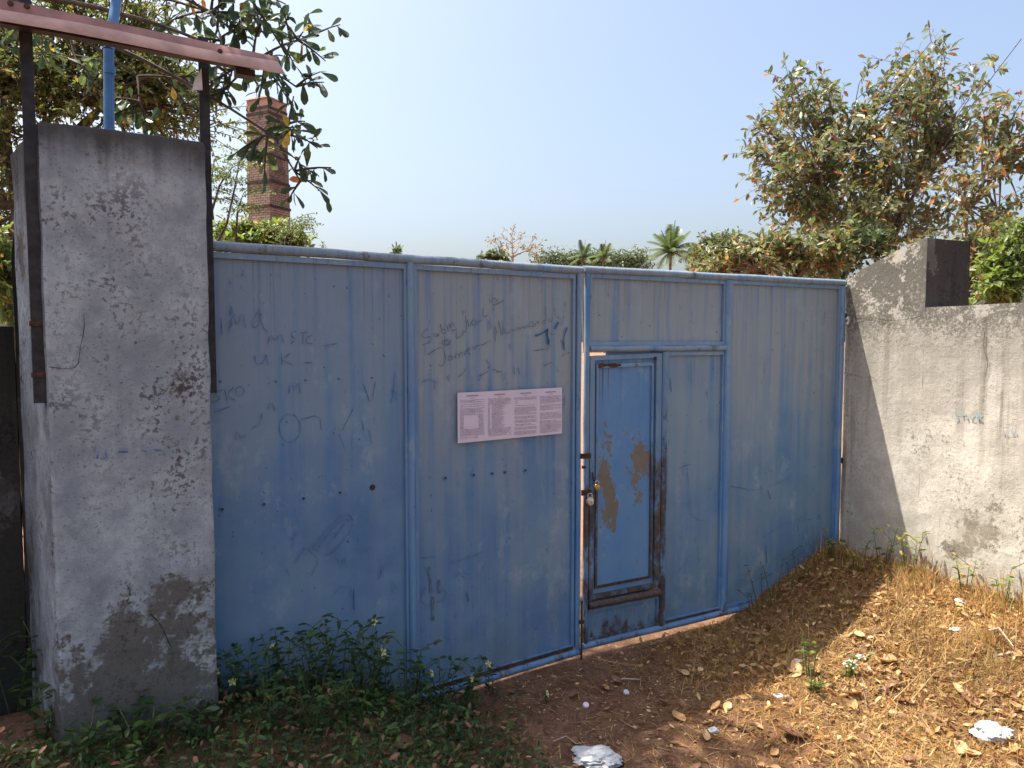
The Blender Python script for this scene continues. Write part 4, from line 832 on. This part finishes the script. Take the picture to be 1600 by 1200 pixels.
# sparse straw and debris on the shaded dirt
n = 5000; p = scatter(n, lambda x, y, u, d, dw: (u > -.9)*.5*(d > .05)+0*x); o = link('straw_litter', blades('straw_litter', p, RNG.uniform(.02, .13, n), RNG.uniform(-.05, .25, n), RNG.uniform(0, 6.283, n), np.full(n, .3), RNG.uniform(.0008, .002, n), STRAW, RNG.choice(6, n, p=[.2, .2, .3, .15, .14, .01]))); tag(o, 'thin loose straw and twig bits over the red dirt', 'litter', kind='stuff')
n = 6000; p = scatter(n, lambda x, y, u, d, dw: (u > -1.2)*.5+0*x); p[:, 2] += .004
o = link('leaf_crumbs', leaf_mesh('leaf_crumbs', p, np.column_stack([RNG.normal(0, 1, (n, 2)), RNG.normal(0, .15, n)]), RNG.uniform(.008, .032, n), DRYL+[STRAW[2]], RNG.choice(4, n), OVAL, RNG.normal(0, .5, n))); tag(o, 'crumbled brown leaf bits over the bare dirt', 'litter', kind='stuff')
# green ground cover at the lower left
gcov = lambda x, y, u, d, dw: sst(-.55, -1.1, u+.25*(vnoise(x, y, 5, 3)-.5))*sst(1.4, .6, d)
n = 9000; p = scatter(n, gcov); p[:, 2] += RNG.uniform(.0, .09, n)
o = link('ground_cover', leaf_mesh('ground_cover', p, np.column_stack([RNG.normal(0, 1, (n, 2)), RNG.uniform(-.2, .8, n)]), RNG.uniform(.018, .045, n), [WEED, WEED2, DRYL[1]], RNG.choice(3, n, p=[.7, .2, .1]), OVAL)); tag(o, 'low dark green creeping ground cover at the pillar foot', 'ground cover', kind='stuff')
n = 5000; p = scatter(n, gcov); o = link('green_grass', blades('green_grass', p, RNG.uniform(.05, .16, n), RNG.uniform(.5, 1.4, n), RNG.uniform(0, 6.283, n), RNG.uniform(.2, .7, n), RNG.uniform(.001, .0028, n), [WEED, WEED2, STRAW[2]], RNG.choice(3, n, p=[.6, .25, .15]))); tag(o, 'short dark grass mixed in the undergrowth at lower left', 'grass', kind='stuff')

petal = []
for k in range(5):
    a = 6.28318*k/5; ca, sa = math.cos(a), math.sin(a); b_ = (-sa, ca)
    petal.append([(0, 0, 0), (ca*.6+b_[0]*.32, sa*.6+b_[1]*.32, .22), (ca, sa, .18), (ca*.6-b_[0]*.32, sa*.6-b_[1]*.32, .22)])
fm = bpy.data.meshes.new('flower'); fm.from_pydata([v for q in petal for v in q], [], [(4*i, 4*i+1, 4*i+2, 4*i+3) for i in range(5)]); fm.materials.append(FLOW)
def weed(x, y, h, ns, label, group, mats=(WEED, WEED2), seed=0, leaf=.042, flowers=0, lean=.35, name='weed', z=None, wts=(.8, .2)):
    rng = np.random.default_rng(seed+300); t_ = thing(name, label, 'weed', (x, y, g1(x, y)-.01 if z is None else z), 0, group); st = MB(); P = []; D = []; tips = []
    for s_ in range(ns):
        a = rng.random()*6.283; hh = h*(.55+.5*rng.random()); e = Vector((math.cos(a)*lean*hh, math.sin(a)*lean*hh*.6, hh)); b = Vector((math.cos(a)*.02, math.sin(a)*.02, 0)); pts = curve(b, e, (math.cos(a)*lean*hh*.1, 0, .05), 6); st.tube(pts, [.0032*(1-.6*i/6) for i in range(7)], 4); tips.append(e)
        nn = max(4, int(hh/.05)); a0 = rng.random()*6.283
        for k in range(nn):
            f = .18+.82*k/(nn-1); i = min(5, int(f*6)); p_ = pts[i].lerp(pts[i+1], f*6-i)
            for sg in (0, math.pi): aa = a0+k*1.57+sg+rng.normal(0, .3); P.append(tuple(p_)); D.append((math.cos(aa), math.sin(aa), .15+rng.normal(0, .25)))
            if k > 1 and rng.random() < .35:
                aa = rng.random()*6.283; q2 = p_+Vector((math.cos(aa)*.07, math.sin(aa)*.07, .05)); st.tube([p_, q2], .0018, 4, caps=False)
                for sg in range(3): bb = aa+rng.normal(0, 1.2); P.append(tuple(q2)); D.append((math.cos(bb), math.sin(bb), .2))
    st.build('stems', STEM, t_, True); P = np.array(P); mi = rng.choice(len(mats), len(P), p=list(wts)); o = link('foliage', leaf_mesh('foliage', P, np.array(D), leaf*(.6+.6*rng.random(len(P))), list(mats), mi, OVAL, rng.normal(0, .4, len(P))), t_); o['kind'] = 'stuff'
    for k in range(flowers):
        f = link('flower', fm, t_); e = tips[k % len(tips)]; f.location = e+Vector((.0, -.015, .012)); f.scale = (.021,)*3; f.rotation_euler = (R_(55)+rng.normal(0, .3), rng.normal(0, .4), rng.normal(0, .6))
    return t_
def spot(x, y, off):                               # foot on the ground below a photo column, off metres in front of the left leaf
    u, _ = FL.uz(x, y); return FL.w(u, 0, off)
wl_ = [(350, 985, .10, .42, 3, 0), (372, 990, .12, .45, 4, 0), (400, 1010, .2, .34, 4, 0), (430, 1000, .12, .42, 5, 0), (462, 1005, .25, .36, 5, 0), (485, 985, .10, .46, 5, 0), (515, 965, .12, .54, 6, 0), (540, 990, .22, .42, 6, 0), (560, 975, .12, .48, 5, 0), (585, 965, .10, .50, 5, 2), (600, 975, .25, .42, 6, 1), (625, 990, .12, .42, 5, 0), (650, 1000, .22, .34, 5, 0), (675, 1000, .10, .36, 5, 1), (695, 1010, .16, .32, 4, 1), (715, 1030, .1, .22, 4, 0), (500, 1040, .42, .30, 6, 0), (580, 1050, .40, .28, 6, 0), (440, 1050, .45, .28, 5, 0), (380, 1050, .40, .30, 5, 0), (650, 1060, .38, .22, 5, 0)]
for i, (x, y, off, h, ns, fl) in enumerate(wl_):
    p_ = spot(x, y, off)
    if fl: lab = {585: 'tall dark weed with two pale yellow flowers at the left gate leaf', 600: 'bushy weed with a single yellow flower right of the tall two-flowered weed', 675: 'slim weed with one yellow flower near the gate mullion foot', 695: 'rightmost weed with a small yellow flower in the gate-foot clump'}[x]; gp = None
    else: lab = 'dark green leafy weed without flowers growing along the left gate foot'; gp = 'weeds along the left gate foot'
    weed(p_.x, p_.y, h*.68, ns, lab, gp, seed=i, flowers=fl)
for i, (x, y, Y, h) in enumerate(((20, 1080, 2.85, .34), (60, 1130, 2.6, .2), (5, 1000, 3.0, .4), (130, 1150, 2.45, .16), (220, 1160, 2.5, .14), (300, 1165, 2.6, .14), (200, 1100, 2.62, .18))):
    q = at_y(x, y, Y); weed(q.x, Y, h, 4, 'low leafy weed growing round the foot of the grey pillar', 'weeds round the pillar foot', seed=60+i, leaf=.05, flowers=0)
q = at_y(362, 1130, 2.85); weed(q.x, 2.85, .17, 3, 'short weed with two pale yellow flowers in the undergrowth by the pillar corner', None, seed=80, flowers=2)
q = at_y(425, 1098, 3.0); weed(q.x, 3.0, .20, 3, 'short weed with one pale yellow flower right of the pillar corner', None, seed=81, flowers=1)
q = FL.w(-.64, 0, .07); weed(q.x, q.y, .2, 2, 'lone slim weed with a yellow flower beside a dark seed spike at the gate foot', None, seed=82, flowers=1, lean=.08)
q = FL.w(-.9, 0, .9); weed(-.10+.25, 3.45, .06, 2, 'tiny weed with one yellow flower on the bare red dirt', None, seed=83, flowers=1, leaf=.02)
# greener weeds on the right
for i, (x, y, Y, h, lab) in enumerate(((1265, 1005, 3.75, .20, 'bright green weed standing alone in the dry grass front of the wall'), (1325, 1010, 3.7, .11, 'small green weed in dry grass, right of the brighter weed'), (1275, 1035, 3.6, .07, 'smallest green tuft below the bright weed in dry grass'), (1305, 880, 4.75, .22, 'tall yellowish weed in the corner of gate and wall'), (1380, 870, 4.5, .27, 'thin yellow-green weed against the shaded foot of the wall'), (1420, 880, 4.35, .25, 'straggly yellow-green weed at the shadow edge on the wall'), (1340, 885, 4.55, .2, 'leafy weed at the wall foot next to the gate corner'), (1510, 890, 4.05, .2, 'yellowing weed at the sunlit wall foot'), (1570, 900, 3.85, .2, 'yellowing weed nearest the right edge at the sunlit wall foot'))):
    q = at_y(x, y, Y); vg = i < 3
    weed(q.x, Y, h, 4, lab, None, (WEED2, L_VG, L_YE), seed=90+i, leaf=.035 if vg else .045, wts=(.6, .35, .05) if vg else (.35, .35, .3), lean=.3)
for i, (u, h) in enumerate(((1.32, .30), (1.42, .26), (1.55, .24), (1.66, .22), (1.25, .18))):
    q = FR.w(u, 0, .10); weed(q.x, q.y, h, 2, 'thin dark weed stalks against the lower right gate leaf', 'weed stalks against the right gate leaf', (L_DK, L_BR), seed=110+i, leaf=.022, wts=(.6, .4))

# fallen leaves: each one a thing
def fallen_mesh(k, curl):
    V = []; rr_ = random.Random(k)
    for i in range(6):
        f = i/5; wv = .34*math.sin(math.pi*min(1, .08+f*.9))+.01; zc = curl*(f-.5)**2*1.2
        for s_ in (-1, -.5, 0, .5, 1): V.append((f-.5, s_*wv, zc+abs(s_)**2*curl*.55*wv*2+rr_.uniform(-.012, .012)))
    F = [(i*5+j, (i+1)*5+j, (i+1)*5+j+1, i*5+j+1) for i in range(5) for j in range(4)]; return V, F
fmes = []
for k in range(9):
    V, F = fallen_mesh(k, .25+.12*(k % 4)); me = bpy.data.meshes.new('dry_leaf'); me.from_pydata(V, [], F); me.materials.append(DRYL[k % 3]); me.shade_smooth(); fmes.append(me)
rf = random.Random(12); cnt = 0
spots_l = [(at_y(x, y, Y), s) for x, y, Y, s in ()]
def on_ground(x, y):
    r = ray(x, y); lo, hi = 1.0, 9.0
    for _ in range(40):
        m = (lo+hi)/2; p_ = Vector((0, 0, EYE))+r*m
        if p_.z > g1(p_.x, p_.y): lo = m
        else: hi = m
    return Vector((0, 0, EYE))+r*lo
big = [(1245, 1050, .11, 2), (1225, 1042, .06, 0), (1140, 1060, .06, 1), (1220, 1022, .07, 0), (1385, 1038, .11, 0), (1330, 1088, .1, 0), (1500, 1085, .1, 2), (1590, 1110, .08, 0), (1240, 1155, .14, 1), (1395, 1075, .09, 1), (945, 1076, .055, 1), (962, 1068, .07, 1), (798, 1085, .05, 1), (1060, 1125, .09, 0), (1120, 1110, .07, 0), (1520, 1105, .13, 1), (580, 1143, .09, 1), (625, 1170, .1, 1), (460, 1125, .09, 1), (1095, 1050, .045, 2), (1500, 1175, .1, 2), (1330, 1110, .1, 0), (1460, 1060, .07, 1), (1180, 1005, .06, 0), (1035, 1102, .06, 1)]
allp = [(on_ground(x, y), s, k) for x, y, s, k in big]
while len(allp) < 95:
    p_ = on_ground(rf.uniform(760, 1600), rf.uniform(960, 1240)); uL, d, dw = coords(p_.x, p_.y)
    if d > .08 and dw > .05: allp.append((p_, rf.uniform(.03, .075), rf.choice([0, 1, 1, 2])))
for i, (p_, s, k) in enumerate(allp):
    o = link('dry_leaf', fmes[k+3*rf.randint(0, 2)]); o.location = (p_.x, p_.y, g1(p_.x, p_.y)+.008+s*.08); o.scale = (s, s*rf.uniform(.7, 1.1), s); o.rotation_euler = (rf.uniform(-.5, .5), rf.uniform(-.4, .4), rf.uniform(0, 6.28))
    own = {0: 'large pale dry leaf lying left of the bright green weed at the shadow edge', 4: 'long tan curled leaf right of the small green weed in sunlit straw', 6: 'broad pale leaf lying left of the bunched white bag', 11: 'small brown leaf on the red dirt beside the pale dry stick', 16: 'brown leaf on the dark ground cover below the weed clump', 20: 'pale leaf at the bottom edge under the bunched white bag'}
    if i in own: tag(o, own[i], 'leaf')
    else: tag(o, 'small dry brown leaf fallen among the others before the gate', 'leaf', 'dry leaves fallen before the gate')
# twigs
def twig(label, pxs, r, mat=BARK, lift=.012):
    pts = [on_ground(*p_) for p_ in pxs]; pts = [Vector((p_.x, p_.y, g1(p_.x, p_.y)+lift*(1+i % 2))) for i, p_ in enumerate(pts)]; b = pts[0]
    o = MB().tube([p_-b for p_ in pts], [r*(1-.6*i/(len(pts)-1)) for i in range(len(pts))], 6).build('twig', mat, None, True); o.location = b; tag(o, label, 'twig'); return o
PALE = simple('pale_twig', (.42, .34, .26), .9, var=.3)
twig('pale forked twig lying flat at the right edge', [(1556, 1025), (1580, 1027), (1602, 1030), (1625, 1032)], .006, PALE)
twig('pale twig slanting down into the forked one at right', [(1545, 1000), (1560, 1012), (1583, 1026)], .006, PALE, .05)
twig('long straw-pale stalk slanting across the dry grass', [(1395, 1110), (1440, 1080), (1490, 1050)], .003, STRAW[1], .05)
twig('second straw stalk below the long slanting one', [(1425, 1105), (1460, 1075), (1480, 1058)], .003, STRAW[1], .04)
twig('short brown stick lying in grass near the big dry leaf', [(1372, 1082), (1395, 1078), (1420, 1068)], .008)
twig('pale dry stick on the red dirt in shade', [(955, 1068), (975, 1067), (1000, 1065)], .006, PALE)
twig('thin bent twig on the dirt by the white bag', [(865, 1162), (885, 1158), (900, 1166), (915, 1168)], .003, PALE)
# bags and scraps
def crumple(name, label, cat, px, size, mat, seed, flat=.4, asp=1.0, rot=0, res=3):
    p_ = on_ground(*px); bm = bmesh.new(); bmesh.ops.create_icosphere(bm, subdivisions=res, radius=1)
    from mathutils import noise as mn
    for v in bm.verts:
        d = v.co.normalized(); k = 1+.45*mn.noise(d*1.7+Vector((seed, 0, 0)))+.30*abs(mn.noise(d*4+Vector((0, seed, 0))))-.22*abs(mn.noise(d*7+Vector((0, 0, seed)))); v.co = Vector((d.x*k, d.y*k*asp, max(-.15, d.z*k)*flat))*size
    me = bpy.data.meshes.new(name); bm.to_mesh(me); bm.free(); me.materials.append(mat); o = link(name, me); o.location = (p_.x, p_.y, g1(p_.x, p_.y)+.006); o.rotation_euler = (0, 0, rot); tag(o, label, cat); return o
crumple('plastic_bag', 'flat crumpled white plastic bag on dirt at bottom centre', 'bag', (932, 1188), .11, BAG, 3, .28, .62, -.15, 4)
crumple('plastic_bag', 'bunched white plastic bag in straw at the lower right corner', 'bag', (1555, 1150), .085, BAG, 9, .55, .7, -.3, 4)
crumple('paper_scrap', 'white paper scrap in dry grass under the wall, uppermost at right', 'scrap', (1500, 940), .028, BAG, 5, .35)
crumple('paper_scrap', 'flat white scrap right of the centre of the sunlit grass', 'scrap', (1493, 985), .035, BAG, 6, .25, .5)
crumple('paper_scrap', 'small white scrap left of the big curled leaf in sunlit grass', 'scrap', (1345, 1028), .022, BAG, 7, .5)
crumple('paper_scrap', 'pale crumpled scrap beside the big curled leaf', 'scrap', (1330, 1040), .036, PAPER, 8, .5)
crumple('paper_scrap', 'greyish white plastic scrap at the shadow edge in straw', 'scrap', (1220, 1090), .04, BAG, 10, .3, .6)
crumple('paper_scrap', 'thin white scrap below the bright green weed', 'scrap', (1246, 1034), .03, PAPER, 11, .3, .6)
crumple('paper_scrap', 'tiny white scrap with red edge on shaded straw at bottom', 'scrap', (1115, 1143), .022, BAG, 12, .5)
def cap(label, px, mat):
    p_ = on_ground(*px); o = MB().tube([(0, 0, 0), (0, 0, .011), (0, 0, .013)], [.015, .0145, .011], 14).build('bottle_cap', mat, None, True); o.location = (p_.x, p_.y, g1(p_.x, p_.y)+.004); o.rotation_euler = (.5, .2, 0); tag(o, label, 'bottle cap')
cap('white bottle cap lying on the red dirt near the pale stick', (978, 1084), BAG); cap('dull white bottle cap nearer the camera on red dirt', (915, 1104), PAPER)
